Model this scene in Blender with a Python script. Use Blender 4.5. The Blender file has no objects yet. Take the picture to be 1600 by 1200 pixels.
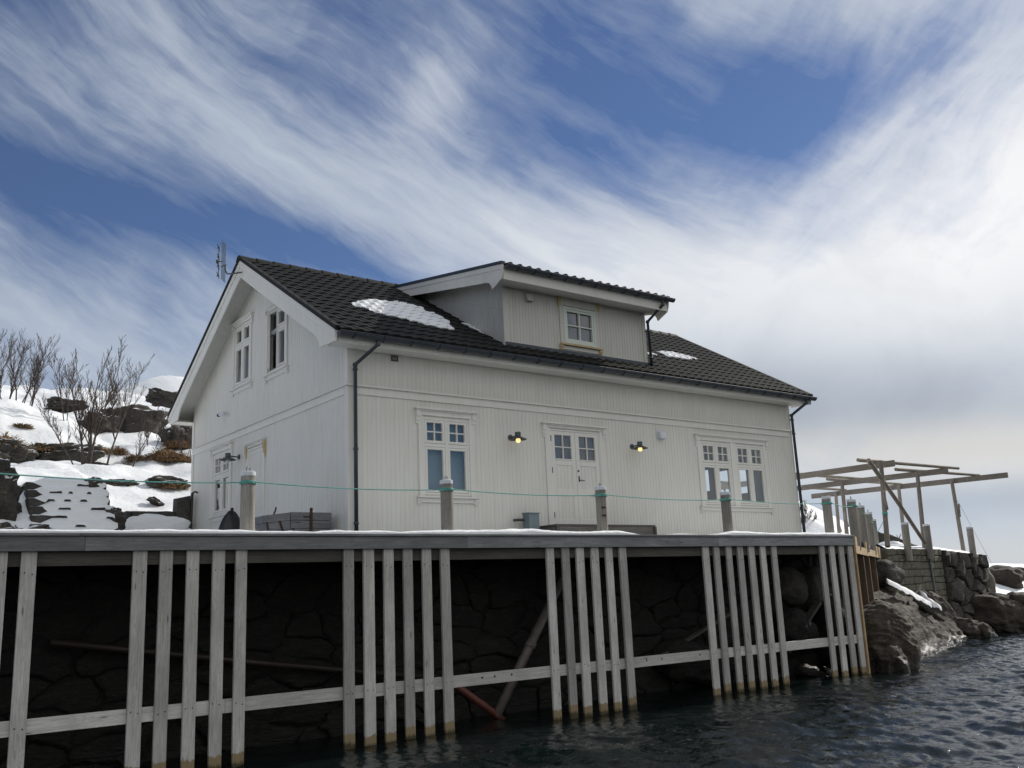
import bpy, bmesh, math, random
import numpy as np
from mathutils import Vector, Matrix, noise as mn

random.seed(7)
scene = bpy.context.scene
COL = scene.collection
rad = math.radians

# ------------------------------------------------------------------ tagging
def tag(o, label=None, cat=None, group=None, kind=None):
    if label: o['label'] = label
    if cat: o['category'] = cat
    if group: o['group'] = group
    if kind: o['kind'] = kind
    return o

ORIGIN = {}

def thing(name, loc, label, cat, group=None):
    o = bpy.data.objects.new(name, None)
    o.empty_display_size = 0.2
    o.location = loc
    COL.objects.link(o)
    ORIGIN[o] = Vector(loc)
    return tag(o, label, cat, group)

def copy_tree(o, parent=None):
    c = o.copy()
    COL.objects.link(c)
    if parent is not None:
        c.parent = parent
    ORIGIN[c] = ORIGIN.get(o, Vector((0, 0, 0)))
    for ch in list(o.children):
        copy_tree(ch, c)
    return c

# ------------------------------------------------------------------ mesh builder
class MB:
    def __init__(s):
        s.v = []; s.f = []; s.m = []; s.cur = 0
    def add(s, vs, fs):
        n = len(s.v)
        s.v.extend([tuple(x) for x in vs])
        s.f.extend([tuple(i + n for i in f) for f in fs])
        s.m.extend([s.cur] * len(fs))
    def box(s, x0, x1, y0, y1, z0, z1):
        if x1 < x0: x0, x1 = x1, x0
        if y1 < y0: y0, y1 = y1, y0
        if z1 < z0: z0, z1 = z1, z0
        s.add([(x0,y0,z0),(x1,y0,z0),(x1,y1,z0),(x0,y1,z0),(x0,y0,z1),(x1,y0,z1),(x1,y1,z1),(x0,y1,z1)],
              [(0,3,2,1),(4,5,6,7),(0,1,5,4),(1,2,6,5),(2,3,7,6),(3,0,4,7)])
    def hexa(s, p):   # 8 points, bottom 4 ccw then top 4
        s.add(p, [(0,3,2,1),(4,5,6,7),(0,1,5,4),(1,2,6,5),(2,3,7,6),(3,0,4,7)])
    def beam(s, a, b, w, h, up=(0,0,1)):
        a = Vector(a); b = Vector(b); d = (b - a).normalized()
        up = Vector(up)
        sd = d.cross(up)
        if sd.length < 1e-4: sd = d.cross(Vector((1,0,0)))
        sd.normalize(); u = sd.cross(d).normalized()
        sd *= w/2; u *= h/2
        s.hexa([a-sd-u, a+sd-u, b+sd-u, b-sd-u, a-sd+u, a+sd+u, b+sd+u, b-sd+u])
    def tube(s, pts, r, n=8, caps=True):
        pts = [Vector(p) for p in pts]
        k = len(pts)
        rs = r if isinstance(r, (list, tuple)) else [r]*k
        base = len(s.v)
        t0 = (pts[1]-pts[0]).normalized()
        ref = Vector((0,0,1)) if abs(t0.z) < .9 else Vector((1,0,0))
        nx = t0.cross(ref).normalized()
        vs = []
        for i in range(k):
            if i == 0: t = pts[1]-pts[0]
            elif i == k-1: t = pts[-1]-pts[-2]
            else: t = (pts[i+1]-pts[i]).normalized() + (pts[i]-pts[i-1]).normalized()
            t.normalize()
            nx = (nx - t*nx.dot(t))
            if nx.length < 1e-5: nx = t.orthogonal()
            nx.normalize(); ny = t.cross(nx)
            for j in range(n):
                a = 2*math.pi*j/n
                vs.append(pts[i] + (nx*math.cos(a) + ny*math.sin(a))*rs[i])
        fs = []
        for i in range(k-1):
            for j in range(n):
                fs.append((i*n+j, i*n+(j+1)%n, (i+1)*n+(j+1)%n, (i+1)*n+j))
        if caps:
            fs.append(tuple(range(n-1,-1,-1))); fs.append(tuple((k-1)*n+j for j in range(n)))
        s.add(vs, fs)
    def lathe(s, c, prof, n=16, axis=(0,0,1)):
        ax = Vector(axis).normalized(); e1 = ax.orthogonal().normalized(); e2 = ax.cross(e1); c = Vector(c)
        vs = []
        for (r, h) in prof:
            for j in range(n):
                a = 2*math.pi*j/n
                vs.append(c + ax*h + (e1*math.cos(a)+e2*math.sin(a))*r)
        fs = []
        for i in range(len(prof)-1):
            for j in range(n):
                fs.append((i*n+j, i*n+(j+1)%n, (i+1)*n+(j+1)%n, (i+1)*n+j))
        fs.append(tuple(range(n-1,-1,-1))); fs.append(tuple((len(prof)-1)*n+j for j in range(n)))
        s.add(vs, fs)
    def prism(s, poly, off):   # poly list of 3d points, extruded by off
        off = Vector(off); p = [Vector(q) for q in poly]; n = len(p)
        s.add(p + [q+off for q in p],
              [tuple(range(n-1,-1,-1)), tuple(range(n, 2*n))] + [(i,(i+1)%n,n+(i+1)%n,n+i) for i in range(n)])
    def build(s, name, mat, parent=None, smooth=False, bevel=0, org=None):
        if org is None:
            org = ORIGIN.get(parent, Vector((0,0,0))) if parent is not None else Vector((0,0,0))
        me = bpy.data.meshes.new(name)
        me.from_pydata([(x-org.x, y-org.y, z-org.z) for x,y,z in s.v], [], s.f)
        mats = mat if isinstance(mat, (list, tuple)) else [mat]
        for m in mats: me.materials.append(m)
        if len(mats) > 1: me.polygons.foreach_set('material_index', s.m)
        bm = bmesh.new(); bm.from_mesh(me); bmesh.ops.recalc_face_normals(bm, faces=bm.faces); bm.to_mesh(me); bm.free()
        if smooth:
            me.polygons.foreach_set('use_smooth', [True]*len(me.polygons))
        me.update()
        o = bpy.data.objects.new(name, me); COL.objects.link(o)
        if parent is not None:
            o.parent = parent
            ORIGIN[o] = org
        else:
            o.location = org
            ORIGIN[o] = org
        if bevel:
            b = o.modifiers.new('bevel', 'BEVEL'); b.width = bevel; b.segments = 2; b.limit_method = 'ANGLE'; b.angle_limit = rad(40)
        return o

# ------------------------------------------------------------------ materials
class NT:
    def __init__(s, tree): s.t = tree; s.n = tree.nodes; s.l = tree.links
    def node(s, kind, **kw):
        n = s.n.new(kind)
        for k, v in kw.items(): setattr(n, k, v)
        return n
    def put(s, sock, val):
        if hasattr(val, 'is_output'): s.l.new(val, sock)
        else: sock.default_value = val
    def math(s, op, a, b=0.0, c=None, clamp=False):
        n = s.node('ShaderNodeMath', operation=op, use_clamp=clamp)
        s.put(n.inputs[0], a); s.put(n.inputs[1], b)
        if c is not None: s.put(n.inputs[2], c)
        return n.outputs[0]
    def mul(s, a, b): return s.math('MULTIPLY', a, b)
    def addn(s, a, b): return s.math('ADD', a, b)
    def ramp(s, f, stops, interp='LINEAR'):
        n = s.node('ShaderNodeValToRGB'); n.color_ramp.interpolation = interp
        e = n.color_ramp.elements
        while len(e) < len(stops): e.new(0.5)
        for i, (p, c) in enumerate(stops):
            e[i].position = p
            e[i].color = (c, c, c, 1) if isinstance(c, (int, float)) else (*c, 1)
        s.put(n.inputs[0], f)
        return n.outputs[0]
    def mix(s, f, a, b, mode='MIX'):
        n = s.node('ShaderNodeMix', data_type='RGBA', blend_type=mode)
        s.put(n.inputs[0], f)
        for k, v in ((6, a), (7, b)):
            if isinstance(v, tuple) and len(v) == 3: v = (*v, 1)
            s.put(n.inputs[k], v)
        return n.outputs[2]
    def noise(s, vec, scale, detail=4, rough=.55, dist=0.0, dims='3D'):
        n = s.node('ShaderNodeTexNoise', noise_dimensions=dims)
        s.put(n.inputs['Vector'], vec); s.put(n.inputs['Scale'], scale)
        n.inputs['Detail'].default_value = detail; n.inputs['Roughness'].default_value = rough; n.inputs['Distortion'].default_value = dist
        return n.outputs['Fac']
    def voro(s, vec, scale, feature='F1', rand=1.0):
        n = s.node('ShaderNodeTexVoronoi', feature=feature)
        s.put(n.inputs['Vector'], vec); n.inputs['Scale'].default_value = scale; n.inputs['Randomness'].default_value = rand
        return n.outputs['Distance'], (n.outputs['Color'] if feature != 'DISTANCE_TO_EDGE' else None)
    def mapping(s, vec, scale=(1,1,1), loc=(0,0,0), rot=(0,0,0)):
        n = s.node('ShaderNodeMapping'); s.put(n.inputs['Vector'], vec)
        n.inputs['Scale'].default_value = scale; n.inputs['Location'].default_value = loc; n.inputs['Rotation'].default_value = rot
        return n.outputs[0]
    def bump(s, h, strength=.3, dist=.02, normal=None):
        n = s.node('ShaderNodeBump'); n.inputs['Strength'].default_value = strength; n.inputs['Distance'].default_value = dist
        s.put(n.inputs['Height'], h)
        if normal is not None: s.put(n.inputs['Normal'], normal)
        return n.outputs[0]

def new_mat(name):
    m = bpy.data.materials.new(name); m.use_nodes = True
    t = NT(m.node_tree)
    b = m.node_tree.nodes['Principled BSDF']
    tc = t.node('ShaderNodeTexCoord'); geo = t.node('ShaderNodeNewGeometry')
    return m, t, b, tc.outputs['Object'], geo

def simple(name, col, rough=.5, metal=0.0, var=.15, nscale=8.0, bump=0.0, spec=None, emit=None):
    m, t, b, oc, geo = new_mat(name)
    n = t.noise(oc, nscale, 5)
    c = t.mix(t.ramp(n, [(.3, 0.0), (.7, 1.0)]), tuple(x*(1-var) for x in col), tuple(min(1, x*(1+var)) for x in col))
    t.put(b.inputs['Base Color'], c)
    b.inputs['Roughness'].default_value = rough; b.inputs['Metallic'].default_value = metal
    if spec is not None: b.inputs['Specular IOR Level'].default_value = spec
    if bump: t.put(b.inputs['Normal'], t.bump(t.noise(oc, nscale*4, 4), bump, .01))
    if emit:
        b.inputs['Emission Color'].default_value = (*emit[0], 1); b.inputs['Emission Strength'].default_value = emit[1]
    return m

def wood(name, base, dark, axis='x', rough=.75, knots=True, wet=None, dirt=0.0):
    m, t, b, oc, geo = new_mat(name)
    info = t.node('ShaderNodeObjectInfo')
    off = t.node('ShaderNodeVectorMath', operation='SCALE'); off.inputs[0].default_value = (31, 17, 23)
    t.put(off.inputs['Scale'], info.outputs['Random'])
    ad = t.node('ShaderNodeVectorMath', operation='ADD'); t.put(ad.inputs[0], oc); t.put(ad.inputs[1], off.outputs[0])
    p = ad.outputs[0]
    sc = {'x': (1,22,22), 'y': (22,1,22), 'z': (22,22,1)}[axis]
    g1 = t.noise(t.mapping(p, sc), 2.2, 6, .65, .6)
    g2 = t.noise(t.mapping(p, tuple(v*.25 if v > 1 else 1 for v in sc)), .8, 4)
    g3 = t.noise(t.mapping(p, tuple(v*3 if v > 1 else .5 for v in sc)), 2.5, 3)
    f = t.addn(t.mul(g1, .55), t.mul(g2, .45))
    c = t.mix(t.ramp(f, [(.38, 0.0), (.62, 1.0)]), dark, base)
    wv = t.noise(t.mapping(p, tuple(v*.35 if v > 1 else .8 for v in sc)), 1.3, 3, .5, .3)
    growth = t.math('SINE', t.mul(wv, 75.0))
    c = t.mix(t.ramp(growth, [(.55, 0.0), (1.0, .30)]), c, tuple(x*.6 for x in dark))
    blot = t.noise(p, 1.7, 4, .6)
    c = t.mix(t.ramp(blot, [(.45, 0.0), (.70, .38)]), c, tuple(x*.75 for x in dark))
    c = t.mix(t.ramp(g3, [(.30, .45), (.42, 0.0)]), c, tuple(x*.45 for x in dark))
    if knots:
        ks = {'x': (.9,5,5), 'y': (5,.9,5), 'z': (5,5,.9)}[axis]
        d, _ = t.voro(t.mapping(p, ks), 1.6)
        c = t.mix(t.ramp(d, [(.05, .85), (.10, .0)]), c, tuple(x*.28 for x in dark))
        rings = t.math('SINE', t.mul(d, 70.0))
        c = t.mix(t.mul(t.ramp(d, [(.12, .5), (.30, .0)]), t.ramp(rings, [(.6, 0.0), (1.0, .6)])), c, tuple(x*.5 for x in dark))
    rv = t.mul(t.math('SUBTRACT', info.outputs['Random'], .5), .55)
    hsv = t.node('ShaderNodeHueSaturation'); t.put(hsv.inputs['Color'], c); t.put(hsv.inputs['Value'], t.addn(rv, 1.0))
    c = hsv.outputs[0]
    if wet:   # the bare, water-worn foot of a pile: a stain with an edge of its own
        sep = t.node('ShaderNodeSeparateXYZ'); t.put(sep.inputs[0], geo.outputs['Position'])
        edge = t.addn(t.addn(sep.outputs[2], t.mul(t.math('SUBTRACT', info.outputs['Random'], .5), .07)), t.mul(t.math('SUBTRACT', t.noise(t.mapping(geo.outputs['Position'], (9,9,1)), 3.0, 4), .5), .16))
        msk = t.ramp(edge, [(wet[0]-.008, 1.0), (wet[0]+.008, 0.0)])
        wc = t.mix(g1, tuple(x*.55 for x in wet[1]), wet[1])
        c = t.mix(msk, c, wc)
        alg = t.ramp(edge, [(.02, 1.0), (.07, 0.0)])
        c = t.mix(t.mul(alg, .8), c, (.02,.02,.012))
    t.put(b.inputs['Base Color'], c)
    b.inputs['Roughness'].default_value = rough
    b.inputs['Specular IOR Level'].default_value = .25
    t.put(b.inputs['Normal'], t.bump(t.addn(g1, t.mul(g3, .5)), .35, .006))
    return m

def rockmat(name, c1, c2, c3, scale=1.0, layer=(0,0,0), snow=0.0, lichen=.0, cr=.45):
    m, t, b, oc, geo = new_mat(name)
    pos = geo.outputs['Position']
    info = t.node('ShaderNodeObjectInfo')
    n1 = t.noise(pos, 1.3*scale, 8, .62, .8)
    n2 = t.noise(t.mapping(pos, (1,1,4), rot=layer), 2.6*scale, 8, .65, 1.2)
    n3 = t.noise(pos, 22*scale, 6, .7)
    c = t.mix(t.ramp(n1, [(.35, 0.0), (.65, 1.0)]), c1, c2)
    c = t.mix(t.ramp(n2, [(.52, 0.0), (.68, .8)]), c, c3)
    c = t.mix(t.ramp(n3, [(.35, .55), (.55, 0.0)]), c, tuple(x*.4 for x in c1))
    d, _ = t.voro(t.mapping(t.mix(.22, pos, t.node('ShaderNodeTexNoise').outputs['Color'], 'ADD'), (1,.8,1.6), rot=(.3,.5,.2)), 1.1*scale, 'DISTANCE_TO_EDGE')
    crack = t.mul(t.ramp(d, [(.0, 1.0), (.02, 0.0)]), cr)
    c = t.mix(t.mul(crack, .8), c, tuple(x*.22 for x in c1))
    if lichen:
        l = t.ramp(t.noise(pos, 5.0, 6, .7), [(.56, 0.0), (.66, lichen)])
        c = t.mix(l, c, (.20,.17,.10))
    sep = t.node('ShaderNodeSeparateXYZ'); t.put(sep.inputs[0], pos)
    wet = t.ramp(t.addn(sep.outputs[2], t.mul(n1, .35)), [(.30, 1.0), (.58, 0.0)])
    c = t.mix(t.mul(wet, .75), c, (.012,.011,.009))
    bmp = t.bump(t.addn(t.mul(n2, 1.0), t.addn(t.mul(n3, .25), t.mul(crack, -.5))), .75, .09)
    rough = t.math('SUBTRACT', .82, t.mul(wet, .5))
    if snow:
        sn = t.node('ShaderNodeSeparateXYZ'); t.put(sn.inputs[0], geo.outputs['Normal'])
        s_ = t.addn(sn.outputs[2], t.mul(t.math('SUBTRACT', t.noise(pos, 3.2, 6, .65), .5), 1.6))
        c = t.mix(t.ramp(s_, [(snow, 0.0), (snow+.05, 1.0)]), c, (.86,.88,.91))
    t.put(b.inputs['Base Color'], c); t.put(b.inputs['Roughness'], rough); t.put(b.inputs['Normal'], bmp)
    b.inputs['Specular IOR Level'].default_value = .35
    return m

def snowmat(name='snow'):
    m, t, b, oc, geo = new_mat(name)
    pos = geo.outputs['Position']
    n = t.noise(pos, 1.2, 6, .6); n2 = t.noise(pos, 9, 6, .7); n3 = t.noise(pos, 60, 3, .6)
    c = t.mix(n, (.80,.83,.87), (.90,.91,.92))
    # bits of heather and grit poking out of the crust
    specks = t.ramp(t.mul(t.noise(pos, 14, 8, .75), t.ramp(t.noise(pos, .9, 3), [(.5, 0.0), (.7, 1.0)])), [(.60, 0.0), (.68, .8)])
    c = t.mix(specks, c, (.16,.12,.07))
    t.put(b.inputs['Base Color'], c); b.inputs['Roughness'].default_value = .6
    b.inputs['Specular IOR Level'].default_value = .2
    t.put(b.inputs['Normal'], t.bump(t.addn(t.mul(n, 1.2), t.addn(t.mul(n2, .35), t.mul(n3, .05))), .5, .15))
    return m

def paint(name, col, grime=(.45,.43,.38), amt=.25, rough=.55, streak=True):
    m, t, b, oc, geo = new_mat(name)
    pos = geo.outputs['Position']
    s1 = t.noise(t.mapping(pos, (5,5,.5)), 2.0, 6, .6)
    s2 = t.noise(pos, .9, 4)
    f = t.ramp(t.mul(s1, t.addn(s2, .35)), [(.35, 0.0), (.62, amt)])
    # every board a slightly different white
    c = t.mix(f, col, tuple(x*y for x, y in zip(col, (.72,.70,.64))))
    fine = t.noise(t.mapping(pos, (40,40,2)), 2.0, 4, .6)
    c = t.mix(t.mul(fine, .12), c, tuple(x*.7 for x in col))
    t.put(b.inputs['Base Color'], c); b.inputs['Roughness'].default_value = rough
    b.inputs['Specular IOR Level'].default_value = .3
    t.put(b.inputs['Normal'], t.bump(fine, .12, .004))
    return m

M = {}
M['white'] = paint('white_paint', (.735,.73,.685), amt=.30)
M['white_old'] = paint('weathered_white_paint', (.60,.595,.56), amt=.45)
M['trim'] = paint('white_trim_paint', (.76,.755,.715), amt=.25)
M['green_white'] = paint('greenish_white_paint', (.66,.72,.66), amt=.15)
M['cream'] = simple('bare_cream_wood', (.50,.40,.23), .7, var=.2, nscale=12)
M['soffit'] = paint('soffit_paint', (.70,.69,.65), amt=.35)
M['inner'] = simple('interior_wall', (.42,.44,.45), .8, var=.05)
M['inner_floor'] = simple('interior_floor', (.25,.20,.15), .5, var=.2)
M['blind'] = simple('sky_reflection_blind', (.20,.285,.35), .8, var=.10, nscale=2)  # blind coloured blue to stand in for sky reflected in the panes
M['curtain'] = simple('grey_door_curtain', (.075,.08,.10), .85, var=.06, nscale=3)
M['lilac'] = simple('sky_reflection_curtain', (.10,.115,.19), .85, var=.08, nscale=3)  # curtain tinted bluish in place of the dormer pane's reflection
M['tile'] = None
M['metal_dark'] = simple('dark_coated_steel', (.034,.043,.058), .42, .0, var=.25, nscale=3, spec=.5)
M['zinc'] = simple('galvanised_zinc', (.16,.185,.19), .45, .55, var=.25, nscale=14)
M['zinc_dark'] = simple('dark_galvanised_metal', (.085,.10,.10), .5, .5, var=.25, nscale=14)
M['plastic_white'] = simple('white_plastic', (.62,.65,.70), .4, var=.05)
M['plastic_grey'] = simple('light_grey_plastic', (.50,.51,.50), .5, var=.08)
M['cabinet'] = simple('blue_grey_cabinet', (.17,.22,.24), .45, .2, var=.12, nscale=5)
M['black'] = simple('black_rubber', (.012,.012,.013), .5, var=.3)
M['tarp'] = simple('black_tarpaulin', (.012,.013,.015), .38, var=.4, nscale=6, bump=.4, spec=.5)
M['rust'] = simple('rusty_iron', (.055,.032,.022), .8, .3, var=.4, nscale=20, bump=.4)
M['rope'] = simple('turquoise_rope', (.11,.36,.32), .7, var=.25, nscale=40, bump=.5)
M['bulb'] = simple('lit_bulb', (.9,.7,.3), .3, emit=((1.0,.66,.26), 1.35))
M['pipe_orange'] = simple('orange_drain_plastic', (.115,.034,.022), .45, var=.2)
M['pipe_grey'] = simple('dirty_grey_plastic', (.14,.12,.115), .5, var=.25)
M['pipe_brown'] = simple('brown_plastic', (.024,.016,.013), .5, var=.25)
M['deck'] = wood('weathered_deck_wood', (.275,.285,.295), (.155,.162,.172), 'x')
M['deck_y'] = wood('weathered_plank_wood', (.20,.19,.175), (.11,.105,.10), 'y')
M['pile'] = wood('silver_grey_pile_wood', (.56,.55,.535), (.34,.33,.315), 'z', wet=(.17, (.33,.255,.15)))
M['rail'] = wood('silver_grey_rail_wood', (.57,.56,.54), (.36,.35,.335), 'x')
M['beam'] = wood('brown_grey_beam_wood', (.125,.118,.105), (.07,.065,.058), 'x')
M['brown_pile'] = wood('brown_post_wood', (.16,.11,.075), (.085,.06,.042), 'z', knots=False)
M['sunlit_wood'] = wood('sunlit_side_wood', (.52,.40,.25), (.36,.26,.15), 'x', knots=False)  # cream tone of sunlight painted into the boards that face the sun
M['post'] = wood('weathered_round_post_wood', (.33,.31,.275), (.18,.168,.15), 'z', knots=False)
M['rack'] = wood('weathered_rack_wood', (.33,.29,.25), (.20,.175,.15), 'y')
M['rack_z'] = wood('weathered_rack_post_wood', (.33,.29,.25), (.20,.175,.15), 'z', knots=False)
M['crate'] = wood('grey_crate_wood', (.25,.255,.265), (.13,.132,.138), 'x')
M['step'] = wood('grey_step_wood', (.22,.205,.19), (.12,.11,.10), 'x')
M['bark'] = simple('dark_birch_bark', (.065,.053,.046), .85, var=.55, nscale=9, bump=.5)
M['twig'] = simple('reddish_brown_twig', (.075,.055,.048), .85, var=.4, nscale=9)
M['dry'] = simple('dry_brown_grass', (.19,.118,.055), .9, var=.55, nscale=7)
M['rock_shore'] = rockmat('shore_rock', (.034,.028,.022), (.072,.059,.046), (.112,.093,.072), 1.0, (.2,.5,.3), lichen=.0)
M['rock_hill'] = rockmat('hill_rock', (.038,.035,.031), (.075,.069,.060), (.11,.10,.085), .8, (.1,.2,.1), lichen=.35, snow=.80)
M['rock_wall'] = rockmat('masonry_rock', (.055,.052,.048), (.10,.094,.085), (.14,.13,.115), 1.4, cr=.0)
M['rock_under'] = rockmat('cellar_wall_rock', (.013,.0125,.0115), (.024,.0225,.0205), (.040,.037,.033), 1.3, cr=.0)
M['rock_pale'] = rockmat('pale_boulder_rock', (.07,.067,.063), (.115,.11,.10), (.14,.13,.12), 1.6, cr=.0)
M['rock_snow'] = rockmat('snow_dusted_rock', (.05,.045,.04), (.10,.09,.075), (.15,.13,.10), .8, (.1,.2,.1), snow=.80)
M['slab'] = rockmat('olive_slab_stone', (.15,.145,.115), (.23,.22,.17), (.28,.265,.21), 2.2, cr=.0)
M['concrete'] = simple('rough_concrete', (.17,.16,.135), .9, var=.35, nscale=5, bump=.6)
M['snow'] = snowmat()

def tile_mat():
    m, t, b, oc, geo = new_mat('black_roof_tile')
    n = t.noise(geo.outputs['Position'], 5, 6, .65); n2 = t.noise(geo.outputs['Position'], 90, 3)
    c = t.mix(n, (.010,.0105,.011), (.026,.0255,.023))
    c = t.mix(t.ramp(n2, [(.45, 0.0), (.7, .4)]), c, (.035,.034,.030))
    t.put(b.inputs['Base Color'], c); b.inputs['Roughness'].default_value = .7; b.inputs['Specular IOR Level'].default_value = .18
    t.put(b.inputs['Normal'], t.bump(n2, .3, .003))
    return m
M['tile'] = tile_mat()

def glass_mat():
    m = bpy.data.materials.new('window_glass'); m.use_nodes = True
    t = NT(m.node_tree)
    for n in list(t.n):
        if n.type == 'BSDF_PRINCIPLED': t.n.remove(n)
    out = [n for n in t.n if n.type == 'OUTPUT_MATERIAL'][0]
    tr = t.node('ShaderNodeBsdfTransparent'); tr.inputs[0].default_value = (.80,.86,.86,1)
    gl = t.node('ShaderNodeBsdfGlossy'); gl.inputs['Roughness'].default_value = .01; gl.inputs[0].default_value = (1,1,1,1)
    lw_ = t.node('ShaderNodeLayerWeight'); lw_.inputs[0].default_value = .5
    refl = t.addn(t.mul(t.math('POWER', lw_.outputs['Facing'], 4.0), .8), .13)   # double glazing
    geo = t.node('ShaderNodeNewGeometry')
    nz = t.noise(geo.outputs['Position'], 1.5, 2)
    bm_ = t.bump(nz, .06, .05)
    t.put(gl.inputs['Normal'], bm_)
    mx = t.node('ShaderNodeMixShader'); t.put(mx.inputs[0], refl); t.put(mx.inputs[1], tr.outputs[0]); t.put(mx.inputs[2], gl.outputs[0])
    t.put(out.inputs[0], mx.outputs[0])
    return m
M['glass'] = glass_mat()

# ------------------------------------------------------------------ key dimensions (metres, water level z = 0)
L = 13.0; W = 8.36; E = .472; O = .42
ZS = 6.684; ZB = 5.985; YR = 4.18; ZE = 6.93; SL = .592
ZD = 3.075          # top of the wharf fascia
YD = -2.19          # front face of the fender planks
def roof_z(y): return ZE + SL*(y + .45)

# ------------------------------------------------------------------ white house
house = thing('white_house', (0, 0, 3.0), 'white boarded two storey house with black tiled roof standing on the wharf', 'house')

def PF(u, n, z): return (u, -n, z)          # front wall plane  (y = 0)
def PG(u, n, z): return (-n, u, z)          # left gable plane  (x = 0)
def pbox(mb, P, u0, u1, n0, n1, z0, z1):
    a = P(u0, n0, z0); b = P(u1, n1, z1)
    mb.box(a[0], b[0], a[1], b[1], a[2], b[2])

def cladding(P, u0, u1, z0, ztop, holes, board=.098, groove=.007, depth=.0045, breaks=()):
    mb = MB()
    segs = []; u = u0
    while u < u1 - 1e-6:
        e = min(u + board, u1)
        segs.append((u, max(u, e - groove), 0)); segs.append((e - groove, e, 1)); u = e
    cuts = sorted({h[0] for h in holes} | {h[1] for h in holes} | set(breaks))
    out = []
    for a, b, g in segs:
        pts = [a] + [c for c in cuts if a + 1e-5 < c < b - 1e-5] + [b]
        for i in range(len(pts)-1):
            if pts[i+1] - pts[i] > 1e-5: out.append((pts[i], pts[i+1], g))
    for a, b, g in out:
        mid = (a+b)/2; n = -depth if g else 0.0
        iv = sorted([(h[2], h[3]) for h in holes if h[0] - 1e-6 <= mid <= h[1] + 1e-6])
        z = z0
        for lo, hi in iv + [(None, None)]:
            if lo is None:
                ta, tb = ztop(a), ztop(b)
            else:
                ta = tb = lo
            if ta > z:
                if not g:
                    mb.add([P(a,n,z), P(b,n,z), P(b,n,tb), P(a,n,ta), P(a,-depth,z), P(b,-depth,z), P(b,-depth,tb), P(a,-depth,ta)],
                           [(0,1,2,3),(0,3,7,4),(1,5,6,2)])
                else:
                    mb.add([P(a,n,z), P(b,n,z), P(b,n,tb), P(a,n,ta)], [(0,1,2,3)])
            if hi is not None: z = hi
    return mb

def nobuild_normals(mb, name, mat, parent):
    return mb.build(name, mat, parent)

WIN = {  # openings
 'front_a': (1.59, 2.66, 4.02, 5.52), 'front_b': (9.42, 10.49, 4.00, 5.52), 'front_c': (10.68, 11.76, 4.00, 5.52),
 'door': (4.73, 6.14, 3.45, 5.50)}
front_holes = [WIN[k] for k in ('front_a','front_b','front_c')] + [(4.80,6.07,4.86,5.40)]
cladding(PF, .0, L, 2.9, lambda u: ZS + .02, front_holes).build('front_wall', M['white'], house)
gable_holes = [(5.78, 6.84, 4.20, 5.62), (4.68, 5.62, 7.03, 8.45), (2.74, 3.68, 6.97, 8.32)]
def gtop(u): return max(ZS, min(roof_z(u), roof_z(2*YR-u)) - .10)
cladding(PG, .0, W, 2.9, gtop, gable_holes, board=.105, breaks=(YR,)).build('gable_wall', M['white'], house)
mb = MB()   # far gable and back wall with their window openings
rw = [(1.45, 2.75, 4.55, 5.25), (2.95, 3.25, 4.75, 5.35), (5.2, 6.3, 4.2, 5.6)]
cladding(lambda u, n, z: (L + n, u, z), 0, W, 2.9, gtop, rw, board=.2, breaks=(YR,)).build('far_gable_wall', M['white'], house)
cladding(lambda u, n, z: (u, W + n, z), 0, L, 2.9, lambda u: ZS, [(8.4,9.2,4.4,5.6)], board=.2).build('back_wall', M['white'], house)
# floors and inner linings seen through the glass
mb = MB(); mb.box(.06, L-.06, .06, W-.06, 3.30, 3.42); mb.build('ground_floor', M['inner_floor'], house)
mb = MB(); mb.box(.05, L-.05, .05, W-.05, 5.93, 6.10); mb.build('upper_floor', M['inner'], house)
mb = MB()
mb.box(4.4, 4.5, .08, 8.0, 3.42, 5.93); mb.box(7.6, 7.7, .08, 8.0, 3.42, 5.93)
mb.box(.1, 4.3, 3.7, 3.8, 3.42, 5.93)
mb.build('partition_wall', M['inner'], house)

# corner boards, frieze band with projecting lip
for P_, a_, b_, th_ in ((PF, .0, .115, .024), (PF, L-.12, L, .024), (PG, -.024, .10, .022), (PG, W-.10, W+.024, .022)):
    for za, zb_ in ((2.9, ZB-.005), (ZB+.035, ZS)):
        mb = MB(); pbox(mb, P_, a_, b_, .0, th_, za, zb_); mb.build('corner_board', M['trim'], house, bevel=.003)
mb = MB()
pbox(mb, PF, .117, L-.122, .0, .026, 5.835, ZB-.006); pbox(mb, PF, -.07, L+.06, .0, .072, ZB-.004, ZB+.016); pbox(mb, PF, -.05, L+.04, .0, .048, ZB+.017, ZB+.032)
mb.build('frieze_band', M['trim'], house, bevel=.003); mb = MB()
pbox(mb, PG, .103, W-.103, .0, .027, 5.835, ZB-.006); pbox(mb, PG, -.001, W+.06, .0, .070, ZB-.003, ZB+.015); pbox(mb, PG, -.0, W+.04, .0, .046, ZB+.0165, ZB+.031)
mb.build('frieze_band', M['trim'], house, bevel=.003)

def pane_mesh(P, u0, u1, z0, z1, n):
    mb = MB()
    mb.add([P(u0,n,z0), P(u1,n,z0), P(u1,n,z1), P(u0,n,z1)], [(0,1,2,3)])
    return mb

def bracket(mb, P, u0, u1, z1, h, n):
    pbox(mb, P, u0, u1, .0, n, z1-h*.45, z1)
    pbox(mb, P, u0, u1, .0, n*.72, z1-h*.75, z1-h*.45-.001)
    pbox(mb, P, u0+.008, u1-.008, .0, n*.45, z1-h, z1-h*.75-.001)

def ring(mb, P, u0, u1, z0, z1, w, n0, n1, wb=None):
    wb = w if wb is None else wb
    pbox(mb, P, u0, u0+w, n0, n1, z0, z1); pbox(mb, P, u1-w, u1, n0, n1, z0, z1)
    pbox(mb, P, u0+w, u1-w, n0, n1, z0, z0+wb); pbox(mb, P, u0+w, u1-w, n0, n1, z1-w, z1)

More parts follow.
